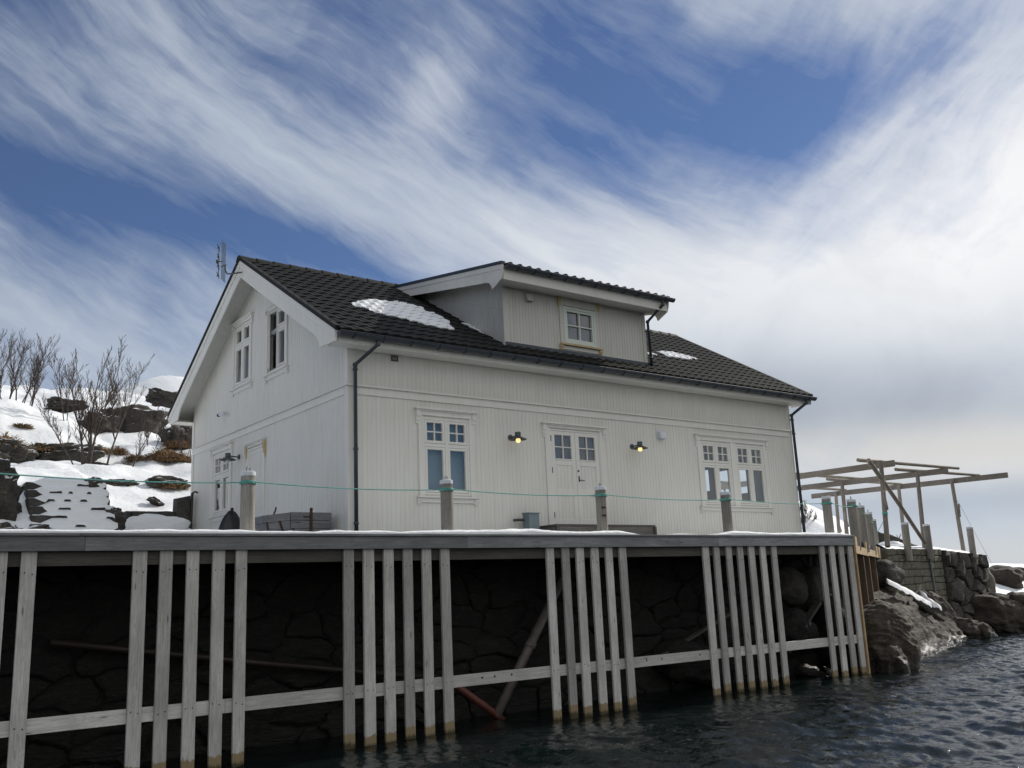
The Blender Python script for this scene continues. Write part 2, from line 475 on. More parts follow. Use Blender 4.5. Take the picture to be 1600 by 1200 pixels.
def casement(P, u0, u1, z0, z1, transom, up_munt, skip=None, mat='trim', label=None):
    """timber window: outer frame, mullion, transom, sashes, glazing bars, panes"""
    fr = MB()
    n0, n1 = -.09, .012
    ring(fr, P, u0, u1, z0, z1, .045, n0, n1)
    um = (u0+u1)/2
    pbox(fr, P, um-.030, um+.030, n0, n1, z0+.045, z1-.045)
    if transom:
        pbox(fr, P, u0+.045, um-.030, n0, n1-.002, transom-.032, transom+.032)
        pbox(fr, P, um+.030, u1-.045, n0, n1-.002, transom-.032, transom+.032)
    root = fr.build('window', M[mat], house, bevel=.003)
    if label: root['label'] = label
    cells = []
    for a, b in ((u0+.045, um-.030), (um+.030, u1-.045)):
        if transom:
            cells += [(a, b, z0+.045, transom-.032, False), (a, b, transom+.032, z1-.045, up_munt)]
        else:
            cells.append((a, b, z0+.045, z1-.045, up_munt))
    for i, (a, b, c, d, mun) in enumerate(cells):
        if skip and i in skip: continue
        g = .004; sw = .048
        sa = MB()
        ring(sa, P, a+g, b-g, c+g, d-g, sw, -.055, .008, sw*1.15)
        if mun:
            cu, cz = (a+b)/2, (c+d)/2
            pbox(sa, P, cu-.011, cu+.011, -.045, .003, c+g+sw*1.15, d-g-sw)
            pbox(sa, P, a+g+sw, cu-.011, -.044, .002, cz-.011, cz+.011); pbox(sa, P, cu+.011, b-g-sw, -.044, .002, cz-.011, cz+.011)
        pbox(sa, P, a+g+.012, b-g-.012, .009, .020, c+g+.004, c+g+.022)
        sa.build('sash', M[mat], root, bevel=.002)
        pane_mesh(P, a+g+sw-.004, b-g-sw+.004, c+g+sw-.004, d-g-sw+.004, -.030).build('pane', M['glass'], root)
    return root

def casing(root, P, u0, u1, z0, z1, cw=.105, head=.14, mat='trim', brk='trim', sill=True, br_h=.26):
    c = MB()
    pbox(c, P, u0-cw, u0, .0, .030, z0-.03, z1+.03); pbox(c, P, u1, u1+cw, .0, .030, z0-.03, z1+.03)
    pbox(c, P, u0-cw-.012, u1+cw+.012, .0, .036, z1+.031, z1+head)
    pbox(c, P, u0-cw-.085, u1+cw+.085, .0, .095, z1+head+.001, z1+head+.034)
    pbox(c, P, u0-cw-.055, u1+cw+.055, .0, .065, z1+head-.022, z1+head)
    if sill:
        pbox(c, P, u0-cw-.06, u1+cw+.06, .0, .085, z0-.062, z0-.031)
        pbox(c, P, u0-cw-.0, u1+cw+.0, .0, .034, z0-.15, z0-.063)
    c.build('casing', M[mat], root, bevel=.004)
    for a in (u0-cw-.055, u1+cw-.035):
        b = MB(); bracket(b, P, a, a+.09, z1+head-.023, br_h, .060); b.build('bracket', M[brk], root, bevel=.003)
        if sill: b = MB(); bracket(b, P, a, a+.09, z0-.063, .14, .050); b.build('sill_bracket', M[brk], root, bevel=.003)

w = casement(PF, *WIN['front_a'], 4.98, True); casing(w, PF, *WIN['front_a'])
mb = MB(); mb.box(1.6, 2.65, .16, .165, 3.99, 5.5); mb.build('blind', M['blind'], w)
w = casement(PF, *WIN['front_b'], 4.98, True, label='left half of the wide twin window by the downpipe')
casing(w, PF, 9.42, 11.76, 4.00, 5.52, cw=.12)
mb = MB(); mb.box(9.5, 10.4, .17, .174, 5.02, 5.5); mb.build('blind', M['curtain'], w)
w = casement(PF, *WIN['front_c'], 4.98, True, label='right half of the wide twin window by the downpipe')
mb = MB(); pbox(mb, PF, 10.495, 10.675, .0, .028, 3.97, 5.55); mb.build('mullion_board', M['trim'], w, bevel=.003)
mb = MB(); mb.box(10.72, 11.7, .17, .174, 5.02, 5.5); mb.box(11.25, 11.72, .18, .184, 4.02, 5.0); mb.build('blind', M['curtain'], w)
w = casement(PG, *gable_holes[0], 5.10, True, label='tall gable window beside the grey lamp'); casing(w, PG, *gable_holes[0])
w = casement(PG, *gable_holes[1], 7.98, False, label='closed upper gable window'); casing(w, PG, *gable_holes[1], cw=.075, head=.10, br_h=.18)
g3 = gable_holes[2]
w = casement(PG, *g3, 7.86, False, skip=(2, 3), label='upper gable window with one sash standing open'); casing(w, PG, *g3, cw=.075, head=.10, br_h=.18)
# the open sash swings out from its jamb at the larger y
ux = g3[1]-.045; uw = (g3[1]-g3[0])/2-.085
def PO(u, n, z):   # local: u along the opened leaf, rotated about the jamb
    a = rad(24); return (-math.sin(a)*u - math.cos(a)*n - .01, ux - math.cos(a)*u + math.sin(a)*n, z)
def obox(mb, P, u0, u1, n0, n1, z0, z1):
    mb.hexa([P(u0,n0,z0),P(u1,n0,z0),P(u1,n1,z0),P(u0,n1,z0),P(u0,n0,z1),P(u1,n0,z1),P(u1,n1,z1),P(u0,n1,z1)])
sa = MB(); z0, z1 = g3[2]+.05, g3[3]-.05
obox(sa, PO, 0, .05, -.03, .03, z0, z1); obox(sa, PO, uw-.05, uw, -.03, .03, z0, z1)
for a, b in ((z0, z0+.06), (z1-.05, z1), (7.83, 7.89)): obox(sa, PO, .05, uw-.05, -.029, .029, a, b)
s_ = sa.build('open_sash', M['trim'], w)
pm = MB(); pm.add([PO(.05,0,z0), PO(uw-.05,0,z0), PO(uw-.05,0,z1), PO(.05,0,z1)], [(0,1,2,3)]); pm.build('pane', M['glass'], w)

# double front door
D0, D1, DZ0, DZ1 = WIN['door']
fr = MB(); ring(fr, PF, D0-.002, D1+.002, DZ0-.0, DZ1, .03, -.05, .020, .012)
door = fr.build('double_door', M['trim'], house, bevel=.003)
casing(door, PF, D0, D1, DZ0-.3, DZ1, cw=.13, head=.10, sill=False)
dm = (D0+D1)/2
for k, (a, b) in enumerate(((D0+.031, dm-.004), (dm+.004, D1-.031))):
    lf = MB(); st = .105
    zg0, zg1 = 4.87, 5.385
    pbox(lf, PF, a, a+st, -.04, .012, DZ0+.014, DZ1-.034); pbox(lf, PF, b-st, b, -.04, .012, DZ0+.014, DZ1-.034)
    pbox(lf, PF, a+st, b-st, -.04, .012, zg1, DZ1-.034); pbox(lf, PF, a+st, b-st, -.04, .012, 4.74, zg0)
    pbox(lf, PF, a+st, b-st, -.04, .012, 4.10, 4.235); pbox(lf, PF, a+st, b-st, -.04, .012, DZ0+.014, 3.60)
    for (c, d) in ((3.60, 4.10), (4.235, 4.74)):
        pbox(lf, PF, a+st, b-st, -.05, -.030, c, d)
        ring(lf, PF, a+st, b-st, c, d, .020, -.0295, -.008)
        pbox(lf, PF, a+st+.058, b-st-.058, -.0295, -.012, c+.058, d-.058)
    cu, cz = (a+b)/2, (zg0+zg1)/2
    pbox(lf, PF, cu-.011, cu+.011, -.03, .010, zg0, zg1)
    pbox(lf, PF, a+st, cu-.011, -.029, .009, cz-.011, cz+.011); pbox(lf, PF, cu+.011, b-st, -.029, .009, cz-.011, cz+.011)
    pbox(lf, PF, a+st-.01, b-st+.01, .013, .026, zg0-.016, zg0+.006)
    lf.build('door_leaf', M['trim'], door, bevel=.003)
    pane_mesh(PF, a+st, b-st, zg0, zg1, -.02).build('pane', M['glass'], door)
    mb = MB(); pbox(mb, PF, a+.05, b-.05, -.075, -.07, zg0-.04, zg1+.04); mb.build('curtain', M['curtain'], door)
mb = MB()
pbox(mb, PF, dm+.045, dm+.075, .012, .020, 4.40, 4.52); mb.tube([PF(dm+.06, .015, 4.43), PF(dm+.06, .06, 4.43), PF(dm+.17, .062, 4.425)], .010, 8)
mb.lathe(PF(dm+.05, .012, 4.63), [(.022,0),(.022,.012),(.012,.018)], 10, (0,-1,0))
mb.build('door_handle', M['metal_dark'], door)
for zc in (3.68, 4.62, 5.30):
    mb = MB(); mb.tube([PF(D0+.03, .022, zc-.06), PF(D0+.03, .022, zc+.06)], .009, 8); mb.build('hinge', M['zinc_dark'], door)

# gable door
gd = (3.86, 4.66, 3.15, 5.46)
fr = MB(); ring(fr, PG, *gd, .045, .0, .030, .03)
pbox(fr, PG, gd[0]+.046, gd[1]-.046, .0, .016, gd[2]+.03, gd[3]-.046)
ring(fr, PG, gd[0]+.11, gd[1]-.11, gd[2]+.15, gd[3]-.12, .018, .0165, .022)
gdoor = fr.build('side_door', M['white'], house, bevel=.003)
casing(gdoor, PG, *gd, cw=.085, head=.10, sill=False, brk='cream', br_h=.34)

# -------- roof
def tile_surface(x0, x1, s_len, org, sdir, ndir, rows, per=.25, amp=.034, step=.026, skip=None, xdir=(1,0,0)):
    """pressed tile sheet: x along the eave, s up the slope"""
    mb = MB(); org = Vector(org); sd = Vector(sdir).normalized(); nd = Vector(ndir).normalized(); xd = Vector(xdir)
    n = int((x1-x0)/per*6)
    rl = s_len/rows
    def prof(x, k):
        ph = (x/per + (0.0)) % 1.0
        return amp*(.5+.5*math.cos(2*math.pi*ph))**1.3
    for r in range(rows):
        vs = []; fs = []
        lines = ((r*rl, 0.0, 0), (r*rl, 1.0, 1), (r*rl + rl*.5, .55, 2), ((r+1)*rl, .05, 3))
        for (sv, hf, k) in lines:
            for i in range(n+1):
                x = x0 + (x1-x0)*i/n
                sag = -.065*(.5+.5*math.cos(2*math.pi*((x/per) % 1.0))) if k < 2 else 0
                h = (prof(x, r) + step*hf) if k > 0 else prof(x, r)*.6 - .004
                vs.append(org + xd*x + sd*(sv + sag*.6) + nd*h)
        for k in range(3):
            for i in range(n):
                a = k*(n+1)+i
                xm = x0 + (x1-x0)*(i+.5)/n
                if skip and skip(xm, (r+.5)*rl): continue
                fs.append((a, a+1, a+n+2, a+n+1))
        mb.add(vs, fs)
    return mb
sl_len = math.hypot(YR+.52, SL*(YR+.52))
cs, sn_ = 1/math.hypot(1, SL), SL/math.hypot(1, SL)
DX0, DX1 = 3.66, 7.82
def in_dormer(x, s): y = -.52 + s*cs; return DX0+.03 < x < DX1-.03 and .06 < y < 3.6
eave_org = (0, -.52, roof_z(-.52))
roof = tile_surface(-E+.01, L+.40, sl_len, eave_org, (0, cs, sn_), (0, -sn_, cs), 15, skip=in_dormer).build('roof', M['tile'], house, smooth=False)
tile_surface(-E+.01, L+.40, sl_len, (0, 2*YR+.52, roof_z(-.52)), (0, -cs, sn_), (0, sn_, cs), 15).build('back_slope', M['tile'], roof)
# underside and eaves
mb = MB()
zr_in = roof_z(YR)-.05
for sgn in (1, -1):
    def yy(y): return y if sgn == 1 else 2*YR-y
    a = [(-E+.03, yy(-.42), roof_z(-.42)-.05), (L+.38, yy(-.42), roof_z(-.42)-.05), (L+.38, yy(YR-.001), zr_in), (-E+.03, yy(YR-.001), zr_in)]
    bb = [(p[0], p[1], p[2]-.09) for p in a]
    if sgn == 1:
        # leave the dormer well open
        for x0, x1 in ((-E+.03, DX0+.04), (DX1-.04, L+.38)):
            q = [(x0, yy(-.42), roof_z(-.42)-.05), (x1, yy(-.42), roof_z(-.42)-.05), (x1, yy(YR-.001), zr_in), (x0, yy(YR-.001), zr_in)]
            mb.hexa([(p[0],p[1],p[2]-.09) for p in q] + q)
        q = [(DX0+.041, yy(-.42), roof_z(-.42)-.05), (DX1-.041, yy(-.42), roof_z(-.42)-.05), (DX1-.041, .03, roof_z(.03)-.05), (DX0+.041, .03, roof_z(.03)-.05)]
        mb.hexa([(p[0],p[1],p[2]-.09) for p in q] + q)
    else:
        mb.hexa([p for p in bb] + a)
mb.build('roof_boarding', M['soffit'], roof)
for y0_, y1_, f0, f1 in ((-O+.02, -.012, -O-.004, -O+.019), (W+.012, W+O-.02, W+O-.019, W+O+.004)):
    mb = MB(); mb.box(-E+.06, L+.39, y0_, y1_, ZS, ZS+.018); mb.build('soffit', M['soffit'], roof)
    mb = MB(); mb.box(-E+.06, L+.39, f0, f1, ZS-.012, ZE-.05); mb.build('fascia_board', M['trim'], roof)
mb = MB()   # ridge capping: half-round lapped tiles
x = -E-.02
while x < L+.42:
    x1 = min(x+.40, L+.43)
    zc = roof_z(YR)-.01
    prof = [(-.14,-.055),(-.10,.015),(-.05,.052),(0,.064),(.05,.052),(.10,.015),(.14,-.055)]
    ra = [(x-.03, YR+p*1.06, zc+q+.016) for p, q in prof]; rb = [(x1, YR+p, zc+q) for p, q in prof]
    mb.add(ra+rb, [(i,i+1,8+i,7+i) for i in range(6)] + [tuple(range(6,-1,-1)), tuple(range(7,14))])
    x = x1
mb.build('ridge_cap', M['tile'], roof)
# dark verge flashing along both rakes
for X0, X1 in ((-E-.035, -E+.075), (L+.34, L+.44)):
    for sgn in (1, -1):
        yv = lambda y: y if sgn == 1 else 2*YR-y
        q = [(X0, yv(-.50), roof_z(-.50)-.035), (X1, yv(-.50), roof_z(-.50)-.035), (X1, yv(YR-.002), roof_z(YR)-.035), (X0, yv(YR-.002), roof_z(YR)-.035)]
        mb = MB(); mb.hexa(q + [(p[0],p[1],p[2]+.085) for p in q]); mb.build('verge_flashing', M['tile'], roof)
# barge boards with flared, curved feet
def barge(X, th, sgn, name='barge_board'):
    yv = lambda y: y if sgn == 1 else 2*YR-y
    low = [(YR-.0, 9.235), (2.84, 8.43), (1.76, 7.785), (.73, 7.175), (.50, 7.045), (.36, 6.95), (.26, 6.83), (.19, 6.70)]
    top = [(-.445, 6.676), (-.475, 6.90), (-.455, 6.915), (YR, roof_z(YR)-.04)]
    mb = MB(); poly = [(X, yv(y), z) for y, z in low] + [(X, yv(y), z) for y, z in top]
    mb.prism(poly, (th, 0, 0))
    # raised moulding along the upper edge
    n = MB()
    a = [(X-.018, yv(-.46), roof_z(-.46)-.045), (X-.018, yv(YR), roof_z(YR)-.045), (X-.018, yv(YR), roof_z(YR)-.185), (X-.018, yv(-.46), roof_z(-.46)-.185)]
    mb.prism(a, (.0175, 0, 0))
    return mb.build(name, M['trim'], roof, bevel=.003)
barge(-E, .034, 1); barge(-E+.001, .033, -1)
barge(L+.372, .03, 1); barge(L+.373, .03, -1)

# main gutter, brackets, downpipes
def gutter(x0, x1, y, z, r, name, parent, nb, endcap=True):
    mb = MB(); n = 9
    ra = []
    for i in range(n):
        a = math.pi + math.pi*i/(n-1)
        ra.append((math.cos(a)*r, math.sin(a)*r))
    vs = [(x0, y+p, z+q) for p, q in ra] + [(x1, y+p, z+q) for p, q in ra] + [(x0, y+p*.88, z+q*.88+.002) for p, q in ra] + [(x1, y+p*.88, z+q*.88+.002) for p, q in ra]
    fs = []
    for i in range(n-1):
        fs.append((i, i+1, n+i+1, n+i)); fs.append((2*n+i, 3*n+i, 3*n+i+1, 2*n+i+1))
    for k in (0, n-1): fs.append((k, n+k, 3*n+k, 2*n+k))
    fs += [tuple(range(n)), tuple(range(n, 2*n))]
    mb.add(vs, fs)
    mb.tube([(x0, y-r, z+.004), (x1, y-r, z+.004)], .010, 8)
    g = mb.build(name, M['metal_dark'], parent)
    for i in range(nb):
        x = x0 + .3 + (x1-x0-.6)*i/(nb-1)
        b = MB()
        pts = [(x, y+math.cos(math.pi+math.pi*t/8)*(r+.006), z+math.sin(math.pi+math.pi*t/8)*(r+.006)) for t in range(9)]
        for p, q in zip(pts[:-1], pts[1:]): b.beam(p, q, .026, .006, (1,0,0))
        b.build('gutter_bracket', M['metal_dark'], g)
    return g
gut = gutter(-E+.02, L+.45, -.535, 6.835, .078, 'gutter', roof, 23)
mb = MB(); x = .52
while x < L:
    mb.box(x-.012, x+.012, -.618, -.452, 6.745, 6.762); x += 3.4
def downpipe(pts, r, clips, name='downpipe', parent=None):
    mb = MB(); mb.tube(pts, r, 12)
    for p in pts[1:-1]: mb.lathe(p, [(r+.004,-.03),(r+.010,-.02),(r+.010,.02),(r+.004,.03)], 12)
    for (x, y, z, ax) in clips:
        mb.lathe((x, y, z), [(r+.007,-.022),(r+.012,-.015),(r+.012,.015),(r+.007,.022)], 12)
        mb.tube([(x, y, z), (x+ax[0], y+ax[1], z)], .009, 6)
    return mb.build(name, M['metal_dark'], parent, smooth=True)
downpipe([(.34,-.535,6.77),(.34,-.535,6.68),(.10,-.105,6.37),(.10,-.105,3.10)], .037, [(.10,-.105,6.28,(0,.1)),(.10,-.105,4.8,(0,.1)),(.10,-.105,3.46,(0,.1))], parent=house)
downpipe([(13.10,-.535,6.77),(13.08,-.535,6.68),(13.00,-.085,6.42),(13.02,-.085,3.05)], .040, [(13.0,-.085,6.30,(0,.1)),(13.01,-.085,5.93,(.12,.0)),(13.02,-.085,4.5,(0,.1))], parent=house)

# -------- dormer
dz0 = roof_z(0)-.05
dh = [(5.30, 6.24, 7.46, 8.30)]
dslope = .165
def droof(y): return 8.80 + dslope*(y+.46)
dcl = cladding(PF, DX0, DX1, 7.12, lambda u: 8.66, dh, board=.085)
def PC(u, n, z): return (DX0 - n, u, z)
dormer = dcl.build('dormer', M['white_old'], house)
# cheeks: boards cut to the main slope
def cheek(X, sg):
    mb = MB(); y = 0.0
    while y < 3.75:
        y1 = min(y+.085, 3.75)
        for a, b, n in ((y, y1-.009, 0.0), (y1-.009, y1, .010)):
            xx = X + n*sg
            mb.add([(xx,a,roof_z(a)-.03),(xx,b,roof_z(b)-.03),(xx,b,droof(b)-.10),(xx,a,droof(a)-.10)], [(0,1,2,3)])
        y = y1
    return mb
cheek(DX0, 1).build('dormer_cheek', M['white_old'], dormer); cheek(DX1, -1).build('dormer_cheek', M['white_old'], dormer)
for a_, b_ in ((DX0-.02, DX0+.085), (DX1-.085, DX1+.02)):
    mb = MB(); pbox(mb, PF, a_, b_, .0, .022, 7.10, 8.64); mb.build('dormer_corner_board', M['white_old'], dormer, bevel=.003)
rx0, rx1 = 3.30, 8.20
ds_len = math.hypot(4.62, 4.62*dslope); dcs, dsn = 1/math.hypot(1,dslope), dslope/math.hypot(1,dslope)
tile_surface(rx0+.02, rx1-.02, ds_len, (0,-.50,droof(-.50)), (0,dcs,dsn), (0,-dsn,dcs), 13).build('dormer_roof', M['tile'], dormer)
mb = MB()
q = [(rx0+.04,-.44,droof(-.44)-.14),(rx1-.04,-.44,droof(-.44)-.14),(rx1-.04,4.05,droof(4.05)-.14),(rx0+.04,4.05,droof(4.05)-.14)]
mb.hexa(q + [(a,b,c+.12) for a,b,c in q])
mb.box(rx0+.06, rx1-.06, -.44, -.002, 8.50, 8.518)
mb.build('dormer_soffit', M['soffit'], dormer)
mb = MB(); mb.box(rx0+.05, rx1-.05, -.465, -.441, 8.475, droof(-.45)-.02); mb.build('dormer_fascia', M['trim'], dormer)
for X, th in ((rx0, .034), (rx1-.034, .034)):
    mb = MB()
    poly = [(X,-.50,droof(-.50)-.01),(X,-.495,8.62),(X,-.44,8.475),(X,-.115,8.335),(X,-.085,8.42),(X,-.02,8.50),(X,.08,8.535),(X,1.5,8.80),(X,3.4,9.15),(X,4.1,droof(4.1)-.12),(X,4.1,droof(4.1)-.01)]
    mb.prism(poly, (th,0,0))
    mb.prism([(X-.012,-.47,droof(-.47)-.015),(X-.012,4.0,droof(4.0)-.015),(X-.012,4.0,droof(4.0)-.11),(X-.012,-.47,droof(-.47)-.125)], (.0115 if X < 5 else .06,0,0))
    mb.build('dormer_barge_board', M['trim'], dormer, bevel=.003)
    v = MB(); q = [(X-.03,-.515,droof(-.515)-.008),(X+th+.03,-.515,droof(-.515)-.008),(X+th+.03,4.2,droof(4.2)-.008),(X-.03,4.2,droof(4.2)-.008)]
    v.hexa(q + [(a,b,c+.06) for a,b,c in q]); v.build('dormer_verge', M['metal_dark'], dormer)
gutter(rx0+.05, rx1+.09, -.56, 8.755, .070, 'dormer_gutter', dormer, 11)
downpipe([(7.93,-.56,8.69),(7.93,-.55,8.58),(7.87,-.075,8.28),(7.90,-.075,7.20)], .035, [(7.87,-.075,8.05,(-.07,.06)),(7.89,-.075,7.40,(-.07,.06))], 'dormer_downpipe', dormer)
mb = MB(); mb.beam((DX0+.0,-.028,roof_z(-.02)+.050),(DX1+.06,-.028,roof_z(-.02)+.050),.03,.09); mb.build('dormer_flashing', M['metal_dark'], dormer)
fr = MB(); ring(fr, PF, *dh[0], .055, -.08, .03)
dw = fr.build('window', M['green_white'], house, bevel=.003); dw['label'] = 'greenish white framed dormer window'
sa = MB(); a, b, c, d = dh[0]; a += .058; b -= .058; c += .058; d -= .058
ring(sa, PF, a, b, c, d, .05, -.05, .022)
cu, cz = (a+b)/2, (c+d)/2
pbox(sa, PF, cu-.016, cu+.016, -.04, .016, c+.05, d-.05); pbox(sa, PF, a+.05, cu-.016, -.039, .015, cz-.014, cz+.014); pbox(sa, PF, cu+.016, b-.05, -.039, .015, cz-.014, cz+.014)
sa.build('sash', M['green_white'], dw, bevel=.002)
pane_mesh(PF, a+.045, b-.045, c+.045, d-.045, -.03).build('pane', M['glass'], dw)
mb = MB(); mb.box(a, b, .14, .144, c, d); mb.build('curtain', M['lilac'], dw)
cm = MB(); u0,u1,z0,z1 = dh[0]
pbox(cm, PF, u0-.11, u0, .0, .024, z0-.02, z1+.02); pbox(cm, PF, u1, u1+.11, .0, .024, z0-.02, z1+.02); pbox(cm, PF, u0-.11, u1+.11, .0, .026, z1+.021, z1+.20)
pbox(cm, PF, u0-.10, u1+.10, .0, .024, z0-.15, z0-.06)
cm.build('casing', M['white_old'], dw, bevel=.003)
cm = MB(); pbox(cm, PF, u0-.17, u1+.17, .0, .09, z1+.201, z1+.232); cm.build('cornice', M['cream'], dw, bevel=.003)
cm = MB(); pbox(cm, PF, u0-.14, u1+.14, .0, .08, z0-.058, z0-.021); cm.build('sill', M['cream'], dw, bevel=.003)
for q in (u0-.145, u1+.06):
    cm = MB(); bracket(cm, PF, q, q+.085, z1+.20, .24, .05); cm.build('bracket', M['cream'], dw, bevel=.003)
    cm = MB(); bracket(cm, PF, q, q+.085, z0-.059, .13, .06); cm.build('sill_bracket', M['cream'], dw, bevel=.003)

# vents fixed to the walls
mb = MB(); ring(mb, PF, .92, 1.07, 6.555, 6.665, .014, .0, .016)
for k in range(5): pbox(mb, PF, .934, 1.056, .0, .009, 6.573+k*.018, 6.580+k*.018)
mb.build('vent_grille', M['zinc_dark'], house)
mb = MB(); pbox(mb, PF, 4.27, 4.41, .0, .05, 8.27, 8.43)
mb.hexa([PF(4.255,.0,8.26),PF(4.425,.0,8.26),PF(4.425,.11,8.255),PF(4.255,.11,8.255),PF(4.255,.0,8.445),PF(4.425,.0,8.445),PF(4.425,.06,8.42),PF(4.255,.06,8.42)])
mb.build('vent_hood', M['plastic_grey'], house, bevel=.006)
mb = MB(); pbox(mb, PF, 7.95, 8.20, .0, .012, 5.47, 5.70)
mb.hexa([PF(7.985,.012,5.49),PF(8.165,.012,5.49),PF(8.165,.13,5.49),PF(7.985,.13,5.49),PF(7.985,.012,5.66),PF(8.165,.012,5.66),PF(8.165,.09,5.64),PF(7.985,.09,5.64)])
mb.build('vent_box', M['plastic_white'], house, bevel=.006)

# ------------------------------------------------------------------ snow lying on the roof
def roof_patch(poly, name, label, seed, thick=.022):
    mb = MB(); rows = 15; rl = sl_len/rows
    xs = [p[0] for p in poly]; ss = [p[1] for p in poly]
    def inside(x, s):
        c = False; n = len(poly); j = n-1
        for i in range(n):
            xi, yi = poly[i]; xj, yj = poly[j]
            if (yi > s) != (yj > s) and x < (xj-xi)*(s-yi)/(yj-yi)+xi: c = not c
            j = i
        return c
    dx, dsv = .025, rl/10
    def surf(x, s):
        f = (s % rl)/rl
        h = .034*(.5+.5*math.cos(2*math.pi*((x/.25) % 1)))**1.3 + .026*(1-f)
        p = Vector((0,-.52,roof_z(-.52))) + Vector((x,0,0)) + Vector((0,cs,sn_))*s + Vector((0,-sn_,cs))*(h+thick)
        return p
    x = min(xs)-.3; idx = {}
    while x < max(xs)+.3:
        s = max(0, min(ss)-.3)
        while s < max(ss)+.3:
            f = (s % rl)/rl
            nz = Vector((x*2.2, s*2.2, seed))
            ox = mn.noise(nz)*.16; os_ = mn.noise(nz+Vector((9,3,1)))*.12
            wv = .07*math.cos(2*math.pi*(x/.25))
            e = 1 if inside(x+ox, s+os_+wv) else 0
            if e:
                k = len(mb.v)
                mb.add([surf(x,s), surf(x+dx,s), surf(x+dx,s+dsv), surf(x,s+dsv)], [(0,1,2,3)])
            s += dsv
        x += dx
    o = mb.build(name, M['snow'])
    bm = bmesh.new(); bm.from_mesh(o.data); bmesh.ops.remove_doubles(bm, verts=bm.verts, dist=.002)
    bmesh.ops.recalc_face_normals(bm, faces=bm.faces); bm.to_mesh(o.data); bm.free()
    so = o.modifiers.new('thick', 'SOLIDIFY'); so.thickness = .02; so.offset = -1
    tag(o, label, 'snow', 'snow patches left on the black roof', 'stuff')
    return o
def Sy(y): return (y+.52)/cs
roof_patch([(.80,Sy(1.33)),(1.15,Sy(1.75)),(1.9,Sy(2.15)),(2.5,Sy(2.28)),(3.0,Sy(2.15)),(3.0,Sy(1.4)),(2.85,Sy(.9)),(2.72,Sy(.42)),(2.3,Sy(.52)),(1.7,Sy(.75)),(1.2,Sy(.95))], 'roof_snow', 'large white snow patch on the black roof left of the dormer', 3.1)
roof_patch([(3.40,Sy(1.25)),(3.60,Sy(1.32)),(3.64,Sy(.55)),(3.55,Sy(.60))], 'roof_snow', 'small sliver of snow against the dormer cheek', 8.3)
roof_patch([(9.7,Sy(1.55)),(10.4,Sy(1.75)),(11.2,Sy(1.55)),(11.25,Sy(1.35)),(10.5,Sy(1.18)),(9.9,Sy(1.25))], 'roof_snow', 'thin broken snow patch on the roof right of the dormer', 5.7)
roof_patch([(8.9,Sy(1.25)),(9.35,Sy(1.2)),(9.3,Sy(1.02)),(8.95,Sy(1.05))], 'roof_snow', 'tiny snow remnant beside the dormer downpipe', 6.2)

# ------------------------------------------------------------------ wall lamps, camera, antenna, cabinet
def wall_lamp(P, u, z, label, lit):
    b = P(u, 0, z)
    t_ = thing('wall_lamp', b, label, 'wall lamp', 'galvanised lamps on the house walls')
    ax = Vector(P(0,1,0)) - Vector(P(0,0,0))
    mb = MB(); mb.lathe(b, [(.062,0),(.062,.014),(.05,.024)], 16, ax); mb.build('wall_plate', M['zinc_dark'], t_, smooth=False)
    mb = MB(); mb.tube([P(u,.02,z), P(u,.12,z+.004), P(u,.20,z+.006)], .014, 8); mb.build('arm', M['zinc_dark'], t_)
    hc = P(u, .26, z)
    mb = MB()
    mb.lathe(hc, [(.055,.075),(.06,.070),(.060,-.015),(.068,-.020),(.175,-.070),(.178,-.082),(.168,-.080),(.06,-.032),(.05,-.032)], 24)
    mb.build('shade', M['zinc_dark'], t_, smooth=False)
    mb = MB(); pr = [(.001,-.145)] + [(.050*math.sin(math.pi*k/8), -.095-.050*math.cos(math.pi*k/8)) for k in range(1,8)] + [(.03,-.045)]
    mb.lathe(hc, pr, 16); mb.build('bulb', M['bulb'] if lit else M['plastic_white'], t_, smooth=True)
    return t_
wall_lamp(PF, 3.70, 5.245, 'grey wall lamp with glowing yellow bulb between tall window and double door', True)
wall_lamp(PF, 7.14, 5.255, 'grey wall lamp with glowing yellow bulb right of the double door', True)
wall_lamp(PG, 5.25, 5.38, 'grey wall lamp on the shaded gable in front of a window, bulb off', False)

sc_ = thing('security_camera', PG(5.98, 0, 6.47), 'small white bullet camera with black front on the gable wall', 'security camera')
mb = MB(); mb.lathe(PG(5.98,0,6.47), [(.05,0),(.05,.02),(.02,.035)], 12, (-1,0,0)); mb.tube([PG(5.98,.02,6.47), PG(6.0,.08,6.48), PG(6.02,.11,6.50)], .013, 8); mb.build('mount', M['plastic_white'], sc_)
mb = MB(); mb.tube([PG(5.96,.10,6.515), PG(6.20,.13,6.50)], .036, 12); mb.build('camera_body', M['plastic_white'], sc_)
mb = MB(); mb.tube([PG(6.19,.129,6.501), PG(6.26,.138,6.497)], .040, 12); mb.build('lens_hood', M['black'], sc_)

an = thing('tv_antenna', (-.48, 4.0, 9.30), 'grid panel television antenna on a bent arm at the gable peak', 'antenna')
mb = MB(); mb.tube([(-.50,4.02,9.30),(-.62,4.15,9.29),(-.70,4.36,9.33),(-.72,4.42,9.42),(-.72,4.44,9.56)], .018, 8); mb.tube([(-.72,4.40,9.55),(-.72,4.70,9.60)], .013, 8); mb.build('arm', M['zinc_dark'], an)
av = Vector((.60,.78,0)).normalized(); bo = Vector((-.80,.60,0)).normalized(); ac = Vector((-.68, 4.66, 9.72))
mb = MB()
for k in range(9):
    o_ = av*((k-4)*.036); mb.tube([ac+o_+Vector((0,0,-.46)), ac+o_+Vector((0,0,.46))], .0035, 5)
for k in range(13):
    z_ = -.46+.92*k/12; mb.tube([ac-av*.145+Vector((0,0,z_)), ac+av*.145+Vector((0,0,z_))], .0035, 5)
